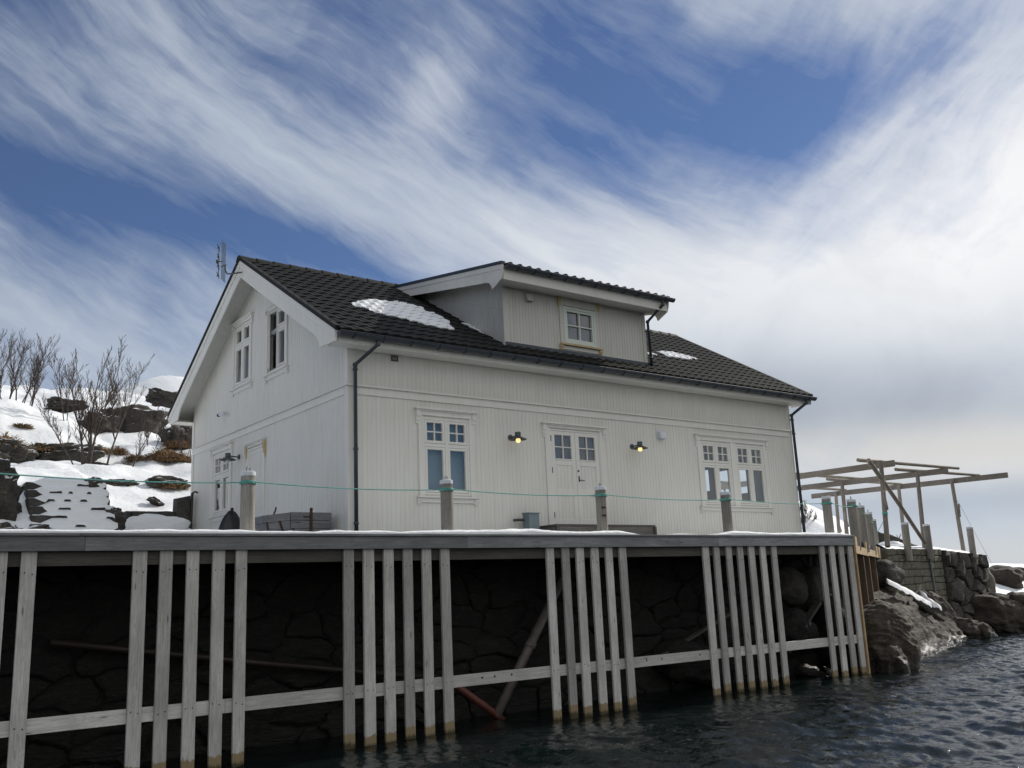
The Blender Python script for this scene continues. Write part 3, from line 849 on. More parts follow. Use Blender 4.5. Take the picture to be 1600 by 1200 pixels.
mb.build('reflector_grid', M['zinc'], an)
mb = MB(); mb.tube([ac+bo*.11+Vector((0,0,-.36)), ac+bo*.11+Vector((0,0,.36))], .011, 8)
mb.tube([ac, ac+bo*.11], .011, 8); mb.lathe(ac+bo*.13, [(.045,-.03),(.045,.03)], 12, bo)
mb.build('dipole_boom', M['zinc_dark'], an)
for k in range(4):
    z_ = -.33+.22*k; mb = MB()
    for s1 in (1, -1):
        for s2 in (1, -1):
            mb.tube([ac+bo*.11+Vector((0,0,z_)), ac+bo*.12+av*(.09*s1)+Vector((0,0,z_+.05*s2))], .008, 6)
    mb.lathe(ac+bo*.115+Vector((0,0,z_)), [(.024,-.02),(.024,.02)], 10, bo)
    mb.build('dipole', M['black'], an)

cb = thing('utility_cabinet', (3.95, -.30, 3.1), 'small blue grey metal cabinet on the wharf left of the door step', 'utility box')
mb = MB(); mb.box(3.80, 4.06, -.38, -.16, 3.30, 3.67); mb.build('cabinet_body', M['cabinet'], cb, bevel=.008)
mb = MB(); mb.hexa([(3.785,-.40,3.67),(4.075,-.40,3.67),(4.075,-.14,3.67),(3.785,-.14,3.67),(3.79,-.395,3.685),(4.07,-.395,3.685),(4.06,-.15,3.70),(3.80,-.15,3.70)]); mb.build('lid', M['cabinet'], cb)
mb = MB(); mb.tube([(3.93,-.27,3.10),(3.93,-.27,3.31)], .03, 10); mb.build('stand', M['zinc_dark'], cb)
mb = MB(); mb.tube([(3.80,-.20,3.55),(3.66,-.20,3.55),(3.62,-.10,3.55)], .028, 8); mb.build('cable_elbow', M['zinc_dark'], cb)

# door step
ds_ = thing('door_step', (5.9, -.40, 3.1), 'grey wooden box step in front of the double door', 'door step')
mb = MB()
for k in range(5): mb.box(4.25, 7.02, -.05-.128*(k+1)+.006, -.05-.128*k, 3.405, 3.438)
mb.build('tread', M['step'], ds_, bevel=.003)
mb = MB(); mb.box(4.31, 6.97, -.665, -.64, 3.09, 3.404); mb.box(4.28, 4.305, -.66, -.05, 3.09, 3.404); mb.box(6.975, 7.0, -.66, -.05, 3.09, 3.404); mb.build('riser', M['step'], ds_)
for xx in (4.245, 6.965):
    mb = MB(); mb.box(xx, xx+.06, -.705, -.667, 3.09, 3.40); mb.build('corner_post', M['beam'], ds_)

# old wooden crate with iron strap
cr = thing('wooden_crate', (-1.0, .6, 3.1), 'old grey slatted wooden chest with rusty iron strap by the gable wall', 'wooden chest')
cx0, cx1, cy0, cy1, cz0, cz1 = -.96, -.17, .35, .85, 3.10, 3.69
mb = MB(); hh = (cz1-cz0)/4
for k in range(4):
    a, b = cz0+k*hh, cz0+(k+1)*hh-.008
    mb.box(cx0, cx1, cy0-.03, cy0, a, b); mb.box(cx0, cx1, cy1, cy1+.03, a, b); mb.box(cx1-.03, cx1, cy0+.001, cy1-.001, a, b)
mb.box(cx0+.03, cx1-.03, cy0, cy1, cz0, cz0+.03)
mb.box(cx0+.01, cx1-.02, cy0+.02, cy1-.02, cz1-.06, cz1-.03)
mb.build('chest_body', M['crate'], cr, bevel=.004)
mb = MB()   # sloping end leaning out
for k in range(4):
    t0, t1 = k/4, (k+1)/4-.015
    x_ = lambda t: cx0-.30-.20*t
    mb.hexa([(x_(t0),cy0-.02,cz0+.52*t0),(cx0-.02,cy0-.05,cz0+.58*t0),(cx0-.02,cy1,cz0+.58*t0),(x_(t0),cy1,cz0+.52*t0),
             (x_(t1),cy0-.02,cz0+.52*t1),(cx0-.02,cy0-.05,cz0+.58*t1),(cx0-.02,cy1,cz0+.58*t1),(x_(t1),cy1,cz0+.52*t1)])
mb.build('sloping_end', M['crate'], cr)
mb = MB(); mb.box(-.60,-.55,cy0-.045,cy0-.031,cz0,cz1+.03); mb.lathe((-.575,cy0-.04,cz1+.045), [(.03,-.008),(.03,.008)], 10, (0,1,0)); mb.box(-.72,-.55,cy0-.044,cy0-.032,cz1-.10,cz1-.075); mb.build('iron_strap', M['rust'], cr)
mb = MB(); mb.beam((-1.17,cy0-.045,cz0+.42),(-1.02,cy0-.06,cz0),.03,.015,(0,1,0)); mb.beam((-1.40,cy0-.035,cz0+.40),(-1.33,cy0-.04,cz0),.03,.015,(0,1,0)); mb.beam((cx0+.05,cy0-.040,cz0+.30),(cx0+.09,cy0-.04,cz0),.025,.015,(0,1,0)); mb.build('iron_hook', M['rust'], cr)
mb = MB(); mb.tube([(-1.20,.5,cz1-.04),(-1.17,.5,cz1+.02),(-1.155,.5,cz1+.09)], .015, 6); mb.build('lifting_peg', M['black'], cr)

# tarpaulin heap by the gable window
tp = thing('tarpaulin_heap', (-.45, 4.75, 3.1), 'black tarpaulin draped over a heap under the gable window', 'tarpaulin')
mb = MB(); n1, n2 = 26, 22
vs = []
for j in range(n2+1):
    for i in range(n1+1):
        u = i/n1*2-1; v = j/n2*2-1
        r = max(abs(u), abs(v))
        pk = max(0, 1-abs(u+.45)/(.50 if u < -.45 else 1.45))
        h = 1.05*pk**.85*(1-abs(v)**2.0)
        h += .10*mn.noise(Vector((u*2.6,v*2.6,2)))*(1-r) + .035*math.sin(u*17+v*9+3*mn.noise(Vector((u*2,v*2,7))))*(1-r)
        vs.append((-.45+.42*v, 4.75+.66*u, 3.08+max(0,h)))
fs = [(j*(n1+1)+i, j*(n1+1)+i+1, (j+1)*(n1+1)+i+1, (j+1)*(n1+1)+i) for j in range(n2) for i in range(n1)]
mb.add(vs, fs); mb.build('cover', M['tarp'], tp, smooth=True)
mb = MB(); mb.tube([(-.45,4.48,3.95),(-.47,4.38,4.14)], .035, 8); mb.build('handle', M['black'], tp)

# ------------------------------------------------------------------ timber wharf
XL, XR = -10.6, 11.93
wharf = thing('timber_wharf', (3.0, -1.2, 0), 'weathered grey timber wharf on upright fender planks above dark water', 'wharf')
joints = [XL, -8.4, -4.93, 1.02, 7.22, XR]
for a, b in zip(joints[:-1], joints[1:]):
    mb = MB(); mb.box(a+.002, b-.002, -2.235, -2.195, 2.884, ZD-.004); mb.build('fascia_board', M['deck'], wharf, bevel=.004)
for a, b in ((XL, -5.0), (-4.998, 1.5), (1.502, 7.6), (7.602, XR)):
    mb = MB(); mb.box(a, b, -2.262, -2.02, ZD, ZD+.036); mb.build('edge_cap', M['deck'], wharf, bevel=.004)
def side_pt(t, off, z): # along the angled return of the wharf; off outward
    dx, dy = .8746, .4848
    return (XR + dx*t + dy*off, -2.20 + dy*t - dx*off, z)
# deck planking (front run and angled return)
mb = MB(); y = -2.015
while y < -.03:
    mb.box(XL, 12.6 if y > -1.7 else 12.2, y, y+.118, ZD-.02, ZD+.006); y += .124
mb.build('deck_planking', M['deck'], wharf)
mb = MB()
mb.prism([(12.0,-2.05,ZD-.10), side_pt(10.2,-.04,ZD-.10), (20.6,3.6,ZD-.10), (13.4,3.6,ZD-.10), (13.3,-.02,ZD-.10), (12.3,-.02,ZD-.10)], (0,0,.095))
mb.build('side_deck', M['deck'], wharf)
mb = MB(); mb.box(XL, XR, -2.135, -2.0, 2.70, 2.886); mb.build('bearer_beam', M['beam'], wharf, bevel=.005)
for a, b in ((XL, -3.0), (-2.996, 3.4), (3.404, 7.35), (7.354, 11.9)):
    mb = MB(); mb.box(a, b, -2.135, -2.088, .688, .873); mb.build('lower_rail', M['rail'], wharf, bevel=.004)
for x in np.arange(XL+.3, XR, 1.45):
    mb = MB(); mb.box(x, x+.10, -2.0, -.5, 2.72, 2.90); mb.build('joist', M['beam'], wharf)
piles = [-9.95,-9.6,-9.25,-8.9,-8.55,-6.95,-6.6,-6.25,-5.89,-5.565,-4.217,-3.87,-3.51,-3.147,-2.82,-1.132,-.788,-.437,-.088,.262,.611,2.824,3.18,3.523,3.878,4.23,4.578,6.874,7.196,7.572,7.928,8.290,8.662,9.035,10.734,11.107,11.465,11.812]
pz = random.Random(3)
bolt_m = M['black']
for i, x in enumerate(piles):
    mb = MB(); w_ = .087; tl = pz.uniform(-.004, .004)
    w_ += pz.uniform(-.005,.005); tl *= 2.5; yo = pz.uniform(-.010,.008)
    mb.hexa([(x-w_+tl,-2.186+yo,-.9),(x+w_+tl,-2.186+yo,-.9),(x+w_+tl,-2.138,-.9),(x-w_+tl,-2.138,-.9),(x-w_,-2.186,3.02),(x+w_,-2.186,3.02),(x+w_,-2.138,3.02),(x-w_,-2.138,3.02)])
    p = mb.build('fender_plank', M['pile'], wharf, bevel=.005)
    mb = MB()
    for zz in (2.62, .80 + pz.uniform(-.03,.03)):
        for s in (-.045, .045):
            mb.lathe((x+s, -2.186, zz+pz.uniform(-.02,.02)), [(.009,-.002),(.009,.004),(.004,.006)], 6, (0,-1,0))
    mb.build('bolt', bolt_m, p)
for x in (5.05, 5.45, 1.3, 1.55, 1.9, 6.5):
    mb = MB(); mb.lathe((x, -2.135, .80), [(.018,-.002),(.018,.006)], 8, (0,-1,0)); mb.build('rail_bolt', bolt_m, wharf)
# corner: edge batten and angled fascia, sunlight put into their pale colour
mb = MB(); mb.box(11.985, 12.035, -2.19, -2.06, -.9, 2.88); mb.build('corner_batten', M['sunlit_wood'], wharf, bevel=.003)
mb = MB(); mb.box(11.90, 11.98, -2.10, -1.95, -.9, 2.88); mb.build('corner_post', M['brown_pile'], wharf)
def side_board(t0, t1, z0, z1, off0=.0, off1=.045):
    mb = MB(); mb.hexa([side_pt(t0,off0,z0),side_pt(t0,off1,z0),side_pt(t1,off1,z0),side_pt(t1,off0,z0),side_pt(t0,off0,z1),side_pt(t0,off1,z1),side_pt(t1,off1,z1),side_pt(t1,off0,z1)])
    return mb
side_board(.03, 3.9, 2.70, 2.885).build('side_fascia', M['sunlit_wood'], wharf); side_board(.03, .55, 2.887, 3.09).build('side_fascia', M['sunlit_wood'], wharf)
side_board(3.95, 9.0, 2.72, 2.90).build('side_fascia', M['sunlit_wood'], wharf); side_board(3.2, 3.9, 2.89, 3.06).build('side_fascia', M['sunlit_wood'], wharf)
side_board(6.6, 9.0, 2.903, 3.06).build('side_fascia', M['sunlit_wood'], wharf)
for t_, zb in ((2.3, .2), (4.2, .9), (6.6, 1.3)):
    mb = MB(); a = Vector(side_pt(t_,-.08,zb)); mb.beam(a, (a.x,a.y,2.86), .20, .16, (.87,.48,0)); mb.build('support_post', M['brown_pile'], wharf)

# ------------------------------------------------------------------ mooring posts with white caps
def mooring_post(x, y, z0, z1, label, r=.105, lean=(0,0), grp='round mooring posts with white caps', ringed=True):
    t_ = thing('mooring_post', (x, y, z0), label, 'post', grp)
    tx, ty = x+lean[0], y+lean[1]
    mb = MB(); mb.tube([(x,y,z0),((x+tx)/2,(y+ty)/2,(z0+z1)/2),(tx,ty,z1-.055)], [r*1.02, r, r*.985], 20); mb.build('shaft', M['post'], t_, smooth=False)
    mb = MB(); mb.lathe((tx,ty,z1-.07), [(r*1.04,0),(r*1.06,.01),(r*1.05,.062),(r*.85,.072),(.02,.074)], 20); mb.build('cap', M['plastic_white'], t_, smooth=False)
    if ringed:
        mb = MB(); pts = [(tx+.032*math.cos(a), ty+.012*math.cos(a), z1+.035+.036*math.sin(a)) for a in [2*math.pi*k/10 for k in range(11)]]
        mb.tube(pts, .008, 6); mb.build('ring', M['zinc'], t_)
    return t_
ZP = 4.045
fp = [(-2.632, 'mooring post standing in front of the side door'), (.858, 'mooring post standing in front of the tall front window'),
      (4.365, 'mooring post with two dark bolts standing before the double door'), (7.94, 'mooring post standing before the wide twin window'),
      (11.50, 'mooring post just right of the house downpipe, near the wharf corner')]
for x, lab in fp: mooring_post(x, -1.90, 3.07, ZP, lab)
mooring_post(-6.13, -1.90, 3.07, ZP, 'mooring post at the far left end of the wharf outside the picture')
side_posts = [(13.02,-1.55), (15.05,-.46), (17.75,1.06), (20.95,2.98)]
sl_ = ['nearest of the four posts in a row along the wharf side', 'second of the four posts in a row along the wharf side', 'third of the four posts in a row along the wharf side', 'farthest of the four posts along the wharf side, where the rope rises']
for (x, y), lab in zip(side_posts, sl_): mooring_post(x, y, 2.80, ZP, lab, r=.108)
for z_ in (3.50, 3.66):
    pass
def bolts_on(root):
    for z_ in (3.49, 3.64):
        mb = MB(); mb.beam((4.365-.075,-1.99,z_),(4.365-.0,-2.015,z_-.002),.03,.028); mb.build('bolt', M['rust'], root)
post3 = [o for o in COL.objects if o.name.startswith('mooring_post') and 'dark bolts' in o.get('label','')][0]
bolts_on(post3)
jp = [((21.37,2.10,2.62),(21.33,2.13,3.86),'jetty post in front of the pale slab wall'), ((23.22,2.42,2.68),(23.16,2.41,3.85),'jetty post at the foot of the diagonal rack brace'), ((27.06,2.94,2.45),(27.02,2.94,3.83),'jetty post at the outer end of the rubble wall')]
for a, b, lab in jp: mooring_post(a[0], a[1], a[2], b[2], lab, r=.115, ringed=False)

mb = MB(); mb.tube([(23.35,2.52,2.75),(23.45,2.54,1.35)], .035, 10)
tag(mb.build('water_pipe', M['zinc']), 'thin galvanised pipe running down the slab wall below a post', 'pipe')
# ------------------------------------------------------------------ turquoise rope
rp = MB(); RZ = 3.875
ps = [(-6.13,-1.90)] + [(x,-1.90) for x, _ in fp] + side_posts[:1]
def sagline(a, b, sag, n=14):
    a = Vector(a); b = Vector(b); return [a.lerp(b, k/n) - Vector((0,0,sag*4*(k/n)*(1-k/n))) for k in range(n+1)]
for (p, q) in zip(ps[:-1], ps[1:]):
    a = (p[0]+.07, p[1]-.10, RZ+.005); b = (q[0]-.07, q[1]-.10, RZ-.005)
    rp.tube(sagline(a, b, .045), .0095, 6)
for p in ps:
    for k, dz in enumerate((-.012, .004, .020)):
        pts = [(p[0]+.118*math.cos(t), p[1]+.118*math.sin(t), RZ+dz+.005*math.sin(3*t+k)) for t in [2*math.pi*i/20 for i in range(21)]]
        rp.tube(pts, .0095, 6)
ch = [side_posts[0], side_posts[1], side_posts[2], side_posts[3]]
zz = [3.88, 3.80, 3.72, 3.62]
for i in range(3):
    rp.tube(sagline((ch[i][0]+.05,ch[i][1]-.11,zz[i]), (ch[i+1][0]-.0,ch[i+1][1]-.115,zz[i+1]), .06), .0105, 6)
rp.tube(sagline((20.98,2.86,3.62), (18.88,1.13,4.02), .0), .0105, 6)
for dz in (-.03, -.01, .01, .03):
    rp.tube([(18.86+.075*math.cos(t), 1.20+.075*math.sin(t), 4.04+dz) for t in [2*math.pi*i/14 for i in range(15)]], .011, 6)
tag(rp.build('rope', M['rope']), 'thin turquoise rope strung from post to post along the wharf', 'rope')

# ------------------------------------------------------------------ terrain and water
def lerp1(x, xs, ys): return np.interp(x, xs, ys)
def sstep(a, b, x): t = np.clip((x-a)/(b-a), 0, 1); return t*t*(3-2*t)
gx = np.concatenate([np.arange(-70,-12,2.5), np.arange(-12,14,.16), np.arange(14,40,.30), np.arange(40,62,2)])
gy = np.concatenate([np.arange(-3.2,17,.16), np.arange(17,36,.33), np.arange(36,60,1.0), np.arange(60,160,4)])
GX, GY = np.meshgrid(gx, gy, indexing='ij')
COAST_X = [-70, 11.9, 12.3, 20.5, 28.0, 28.5, 32, 45, 62]; COAST_Y = [-.35, -.35, .2, 4.3, 4.6, 2.15, 2.1, 4.0, 9]
def terrain(X, Y):
    prof = lerp1(Y, [-3,4.8,6.0,7.2,8.3,9.5,11,12.5,14,15.2,16.2,18,20,21.5,24,30,38,45,52,60,80,110,160],
                    [3.0,3.05,3.25,3.75,4.35,4.80,5.40,5.95,6.33,6.52,7.1,8.05,8.95,8.95,9.15,10.9,13.3,15.1,15.4,16.5,20.0,22,20])
    # bank carrying the steps: raised shelf on the far left
    shelf = sstep(-1.75,-2.35,X)
    sp = lerp1(Y, [4.8,5.1,8.2,9.0,12,14], [3.05,3.12,5.0,5.30,5.95,6.33])
    prof = np.where(Y < 14, prof*(1-shelf) + sp*shelf, prof)
    # gentle lateral variation, crest on the left at y = 20
    prof = prof + .25*sstep(2,-6,X)*np.exp(-((Y-20)/3.0)**2)
    prof = prof - .80*sstep(-.9,.7,X)*np.exp(-((Y-19.4)/1.9)**2)
    prof = prof - .9*sstep(9,14,X)*np.exp(-((Y-45)/10.0)**2)
    prof = prof + 5.2*np.exp(-((X-23)/9.5)**2-((Y-82)/16.0)**2)
    wx = 1 - sstep(9+.20*Y, 17+.45*Y, X)
    wx = np.where(Y < 9, wx*sstep(1.0,-.5,X) + 0*X, wx)
    base = 3.02 + 0*X
    h = base*(1-wx) + prof*wx
    h = h + 3.4*np.exp(-((X-29.8)/4.2)**2-((Y-13.4)/4.5)**2)
    hf = sstep(9.5, 14, Y)*wx
    rng = np.vectorize(lambda a, b: mn.fractal(Vector((a*.35, b*.35, 1.7)), 1.0, 2.0, 5))
    rngb = np.vectorize(lambda a, b: mn.fractal(Vector((a*1.4, b*1.4, 6.7)), 1.0, 2.0, 4))
    n1 = rng(X, Y); n2 = rngb(X, Y)
    left = sstep(.5,-.8,X)*sstep(4.8,6.5,Y)
    h = h + (.30*n1)*np.clip(hf + .30*left, 0, 1) + .085*n2*np.clip(hf+left+.25, 0, 1)
    yc = lerp1(X, COAST_X, COAST_Y); d = Y - yc
    steep = sstep(0, .35, d)*(h+2.5) - 2.5
    soft = np.where(d > 0, h*(1-np.exp(-d/4.2)) + .1*n1, d*.5)
    wR = sstep(28.0, 28.6, X)
    return steep*(1-wR) + soft*wR
GZ = terrain(GX, GY)
inside_house = (GX > .25) & (GX < L-.25) & (GY > .25) & (GY < W-.25)
GZ = np.where(inside_house, 3.0, GZ)
GZ = np.where((GY < 3.6) & (GX > -12) & (GX < 21) & (GY > -.3), np.minimum(GZ, 3.02), GZ)
nx_, ny_ = GX.shape
verts = np.stack([GX, GY, GZ], -1).reshape(-1, 3)
idx = np.arange(nx_*ny_).reshape(nx_, ny_)
faces = np.stack([idx[:-1,:-1], idx[1:,:-1], idx[1:,1:], idx[:-1,1:]], -1).reshape(-1, 4)
me = bpy.data.meshes.new('snow_ground'); me.from_pydata(verts.tolist(), [], faces.tolist()); me.materials.append(M['snow'])
me.polygons.foreach_set('use_smooth', [True]*len(me.polygons)); me.update()
ground = bpy.data.objects.new('snow_ground', me); COL.objects.link(ground)
tag(ground, 'snow covered ground and slope behind the house', None, None, 'structure')
def gz(x, y): return float(terrain(np.array([[float(x)]]), np.array([[float(y)]]))[0, 0])

def water_mat():
    m, t, b, oc, geo = new_mat('sea_water')
    pos = geo.outputs['Position']
    b.inputs['Base Color'].default_value = (.004,.008,.008,1)
    b.inputs['Roughness'].default_value = .06; b.inputs['IOR'].default_value = 1.333
    b.inputs['Specular IOR Level'].default_value = .5
    n1 = t.noise(t.mapping(pos, (1,1.5,1), rot=(0,0,.5)), 2.2, 6, .60, .6)
    n2 = t.noise(t.mapping(pos, (1,1.5,1), rot=(0,0,-.3)), 9.0, 4, .55, .5)
    t.put(b.inputs['Normal'], t.bump(t.addn(t.mul(n1, .75), t.mul(n2, .30)), 1.0, .030))
    return m
wx_ = np.concatenate([-6-np.geomspace(.3,6000,34)[::-1], np.arange(-6,33,.06), 33+np.geomspace(.3,6000,36)])
wy_ = np.concatenate([-13-np.geomspace(.3,6000,34)[::-1], np.arange(-13,4,.06), 4+np.geomspace(.3,6000,36)])
WX, WY = np.meshgrid(wx_, wy_, indexing='ij')
rs = np.random.RandomState(5)
WZ = np.zeros_like(WX)
for k in range(52):
    lam = .17*(1.078**k); ang = rad(215) + rs.normal(0, .75); kk = 2*np.pi/lam
    am = .0060*lam**.42
    ph = kk*(np.cos(ang)*WX + np.sin(ang)*WY) + rs.uniform(0, 6.28)
    WZ += am*(np.sin(ph) + .35*np.cos(2*ph))
far = np.clip(1 - (np.hypot(np.maximum(0, np.abs(WX-14)-20), np.maximum(0, np.abs(WY+4.5)-8.5)))/3.0, 0, 1)
calm = .35 + .65*sstep(-2.1, -6, WY) + .65*sstep(12, 16, WX)
WZ = WZ*far*np.clip(calm, 0, 1)
nx_, ny_ = WX.shape
idx = np.arange(nx_*ny_).reshape(nx_, ny_)
faces = np.stack([idx[:-1,:-1], idx[1:,:-1], idx[1:,1:], idx[:-1,1:]], -1).reshape(-1, 4)
me = bpy.data.meshes.new('water'); me.from_pydata(np.stack([WX,WY,WZ],-1).reshape(-1,3).tolist(), [], faces.tolist()); me.materials.append(water_mat())
me.polygons.foreach_set('use_smooth', [True]*len(me.polygons)); me.update()
water = bpy.data.objects.new('water', me); COL.objects.link(water)
tag(water, 'dark rippled sea water in front of the wharf', None, None, 'structure')

# ------------------------------------------------------------------ rocks
def rock(name, c, r, label, mat, seed, rot=(0,0,0), rough=.22, sub=4, cat='rock', grp=None, freq=1.1, flat=0.0, ledge=0.0, box=.80, strata=0.0):
    bm = bmesh.new(); bmesh.ops.create_icosphere(bm, subdivisions=sub, radius=1.0)
    R_ = Matrix.Rotation(rot[2], 3, 'Z') @ Matrix.Rotation(rot[1], 3, 'Y') @ Matrix.Rotation(rot[0], 3, 'X')
    sv = Vector((seed*3.7, seed*1.3, seed*2.1))
    for v in bm.verts:
        p = v.co.copy()
        # blocky: push towards a rounded box
        q = Vector([math.copysign(abs(a)**(box), a) for a in p])
        d = 1 + rough*mn.fractal(p*freq + sv, .9, 2.0, 6) + rough*.55*mn.noise(p*freq*.6 - sv)
        # cleavage planes
        cell = mn.cell(p*freq*1.6 + sv)
        d += rough*.16*(cell - .5)
        if strata:
            wv = (p.z*1.0 + p.x*.35 + .45*mn.noise(p*1.3+sv))*strata
            d += .030*(abs((wv % 1.0)-.5)*2 - .5) + .02*mn.noise(Vector((p.x*3, p.y*3, wv*2))+sv)
        q = q*d
        if ledge: q.z += ledge*math.sin(q.z*9 + 2*mn.noise(p*2+sv))*.1
        v.co = R_ @ Vector((q.x*r[0], q.y*r[1], q.z*r[2]))
    me_ = bpy.data.meshes.new(name); bm.to_mesh(me_); bm.free()
    me_.materials.append(mat); me_.polygons.foreach_set('use_smooth', [True]*len(me_.polygons))
    o = bpy.data.objects.new(name, me_); o.location = c; COL.objects.link(o); ORIGIN[o] = Vector(c)
    return tag(o, label, cat, grp)

RS, RH, RN = M['rock_shore'], M['rock_hill'], M['rock_snow']
G1 = 'shore rocks right of the wharf'
rock('shore_rock', (13.55,-1.35,.30), (1.42,1.0,1.18), 'big rounded brown boulder in the water at the wharf corner', RS, 1.3, (.05,.10,.55), .15, 6, grp=G1, box=.92, strata=6.0)
rock('shore_rock', (13.0,-2.0,.02), (.85,.55,.62), 'low dark rock shelf at the foot of the big rounded boulder', RS, 9.3, (.0,.1,.5), .30, 5, grp=G1)
def bedrock(name, curves, label, mat, seed, nu=150, nv=70, amp=.10, strata=7.0, grp=None):
    """a sheet of bedrock spanned between guide curves, broken into strata along its length"""
    cv = [np.array(c, float) for c in curves]
    def along(c, u):
        x = np.linspace(0, 1, len(c)); return np.array([np.interp(u, x, c[:, k]) for k in range(3)])
    vs = []
    x = np.linspace(0, 1, len(cv))
    for i in range(nu+1):
        u = i/nu; pts = np.array([along(c, u) for c in cv])
        for j in range(nv+1):
            v = j/nv
            p = Vector([float(np.interp(v, x, pts[:, k])) for k in range(3)])
            q = p*.55 + Vector((seed, seed*.7, seed*1.9))
            d = amp*1.6*mn.fractal(q*1.3, .9, 2.0, 6)
            w_ = (v*1.4 + .10*mn.noise(p*.9) + .05*mn.noise(p*2.6) - u*.30)*strata
            stp = abs((w_ % 1.0) - .5)*2
            d += amp*.75*(stp**.6 - .5)*(.6+.6*mn.noise(p*.8+Vector((4,4,4))))
            d += amp*.5*(mn.cell(Vector((p.x*.7+w_*.2, w_, 3.0)))-.5)
            d += .035*mn.fractal(p*5.0, .8, 2.0, 4)
            vs.append((p.x + .3*d, p.y - .55*d, p.z + .8*d))
    mb = MB(); k = nv+1
    mb.add(vs, [(i*k+j, (i+1)*k+j, (i+1)*k+j+1, i*k+j+1) for i in range(nu) for j in range(nv)])
    return tag(mb.build(name, mat, smooth=True), label, 'rock', grp)
bedrock('shore_rock', [[(14.3,-1.9,-.6),(17.4,-.75,-.6),(20.4,.25,-.6),(23.3,1.0,-.7)], [(15.0,-1.2,.55),(17.7,-.15,.55),(20.4,.65,.22),(23.1,1.25,-.05)],
    [(15.7,-.5,1.25),(18.0,.35,1.18),(20.6,1.05,.75),(23.1,1.55,.22)], [(16.6,.6,1.80),(19.3,1.5,1.68),(21.8,2.2,1.25),(24.6,2.65,.75)], [(17.2,1.6,2.0),(19.8,2.4,1.9),(22.0,3.0,1.5),(24.9,3.2,1.0)]],
    'long sloping rock slab running down into the water behind the rounded boulder', RS, 2.7, grp=G1)
rock('shore_rock', (22.7,2.25,.75), (2.0,.55,.62), 'upper rock shoulder under the corner of slab wall and rubble wall', RS, 4.1, (.0,.34,.22), .22, 5, grp=G1, box=.85, strata=5.0)
rock('shore_rock', (24.9,2.15,.0), (1.6,.7,.55), 'low dark rock at the foot of the rubble wall', RS, 5.2, (0,.22,.25), .32, 5, grp=G1, box=.7, strata=5.0)
rock('shore_rock', (28.2,3.0,.35), (1.9,1.1,.95), 'dark shore rock with a small snow spot right of the rubble wall', RS, 6.6, (0,.22,.3), .22, 5, grp=G1, strata=6.0)
rock('shore_rock', (30.2,3.0,.62), (2.3,.75,.60), 'snow edged rock low on the far right shore', RS, 7.9, (0,.2,.4), .22, 4, grp=G1)
rock('shore_rock', (35.2,6.2,1.75), (1.9,.9,.62), 'rounded rock showing through the snow at the right skyline', RS, 8.4, (0,.1,.6), .2, 4, grp=G1)
rock('shore_rock', (38.4,6.9,1.75), (1.1,.8,.55), 'last dark rock on the skyline at the right edge', RS, 3.3, (0,.1,.2), .22, 4, grp=G1)
rock('shore_rock', (35.0,3.6,.45), (1.9,.8,.50), 'dark rock band below the skyline rocks at the right edge', RS, 3.9, (0,.15,.4), .22, 4, grp=G1)
# snow lying on the slabs
def snow_patch(c, r, seed, label, rot=(0,0,0)):
    o = rock('snow_patch', c, r, label, M['snow'], seed, rot, .25, 4, 'snow', None); o['kind'] = 'stuff'; return o
def snow_tongue(path, w0, label, seed, up=.05):
    """a ragged, lens-shaped drift following a line over the rock"""
    mb = MB(); n = 40; m = 8; pts = [Vector(p) for p in path]; vs = []
    for i in range(n+1):
        u = i/n*(len(pts)-1); k = min(int(u), len(pts)-2); p = pts[k].lerp(pts[k+1], u-k); dd = (pts[k+1]-pts[k]).normalized()
        sd_ = Vector((-dd.y, dd.x, .55)).normalized()
        wdt = w0*math.sin(math.pi*min(1, max(0.02, (i/n)*.96+.02)))**.7*(.75+.5*mn.noise(Vector((i*.21, seed, 1))))
        for j in range(m+1):
            v = j/m*2-1 + .18*mn.noise(Vector((i*.35, j*.6, seed)))
            q = p + sd_*(wdt*v); q.z += up*(1-v*v) - .05*v*v + .02*mn.noise(q*4)
            vs.append(q)
    mb.add(vs, [(i*(m+1)+j, (i+1)*(m+1)+j, (i+1)*(m+1)+j+1, i*(m+1)+j+1) for i in range(n) for j in range(m)])
    return tag(mb.build('snow_patch', M['snow'], smooth=True), label, 'snow', None, 'stuff')
snow_tongue([(17.75,.72,2.0),(18.5,.80,1.80),(19.2,.86,1.60),(19.8,.90,1.40),(20.3,.92,1.22)], .26, 'snow streak along the top of the long rock slab', 2.2, .10)
snow_tongue([(20.65,1.45,1.62),(20.5,1.15,1.42),(20.65,.98,1.24),(20.95,.98,1.10)], .17, 'pointed snow tongue at the foot of the pale slab wall', 5.2, .08)
snow_patch((28.6,2.35,1.05), (.45,.16,.10), 3.3, 'little snow spot on the dark shore rock', (.4,.0,.3))
snow_patch((29.5,2.85,1.18), (.50,.18,.12), 4.3, 'snow lump on the rock low on the right shore', (.4,.2,.3))

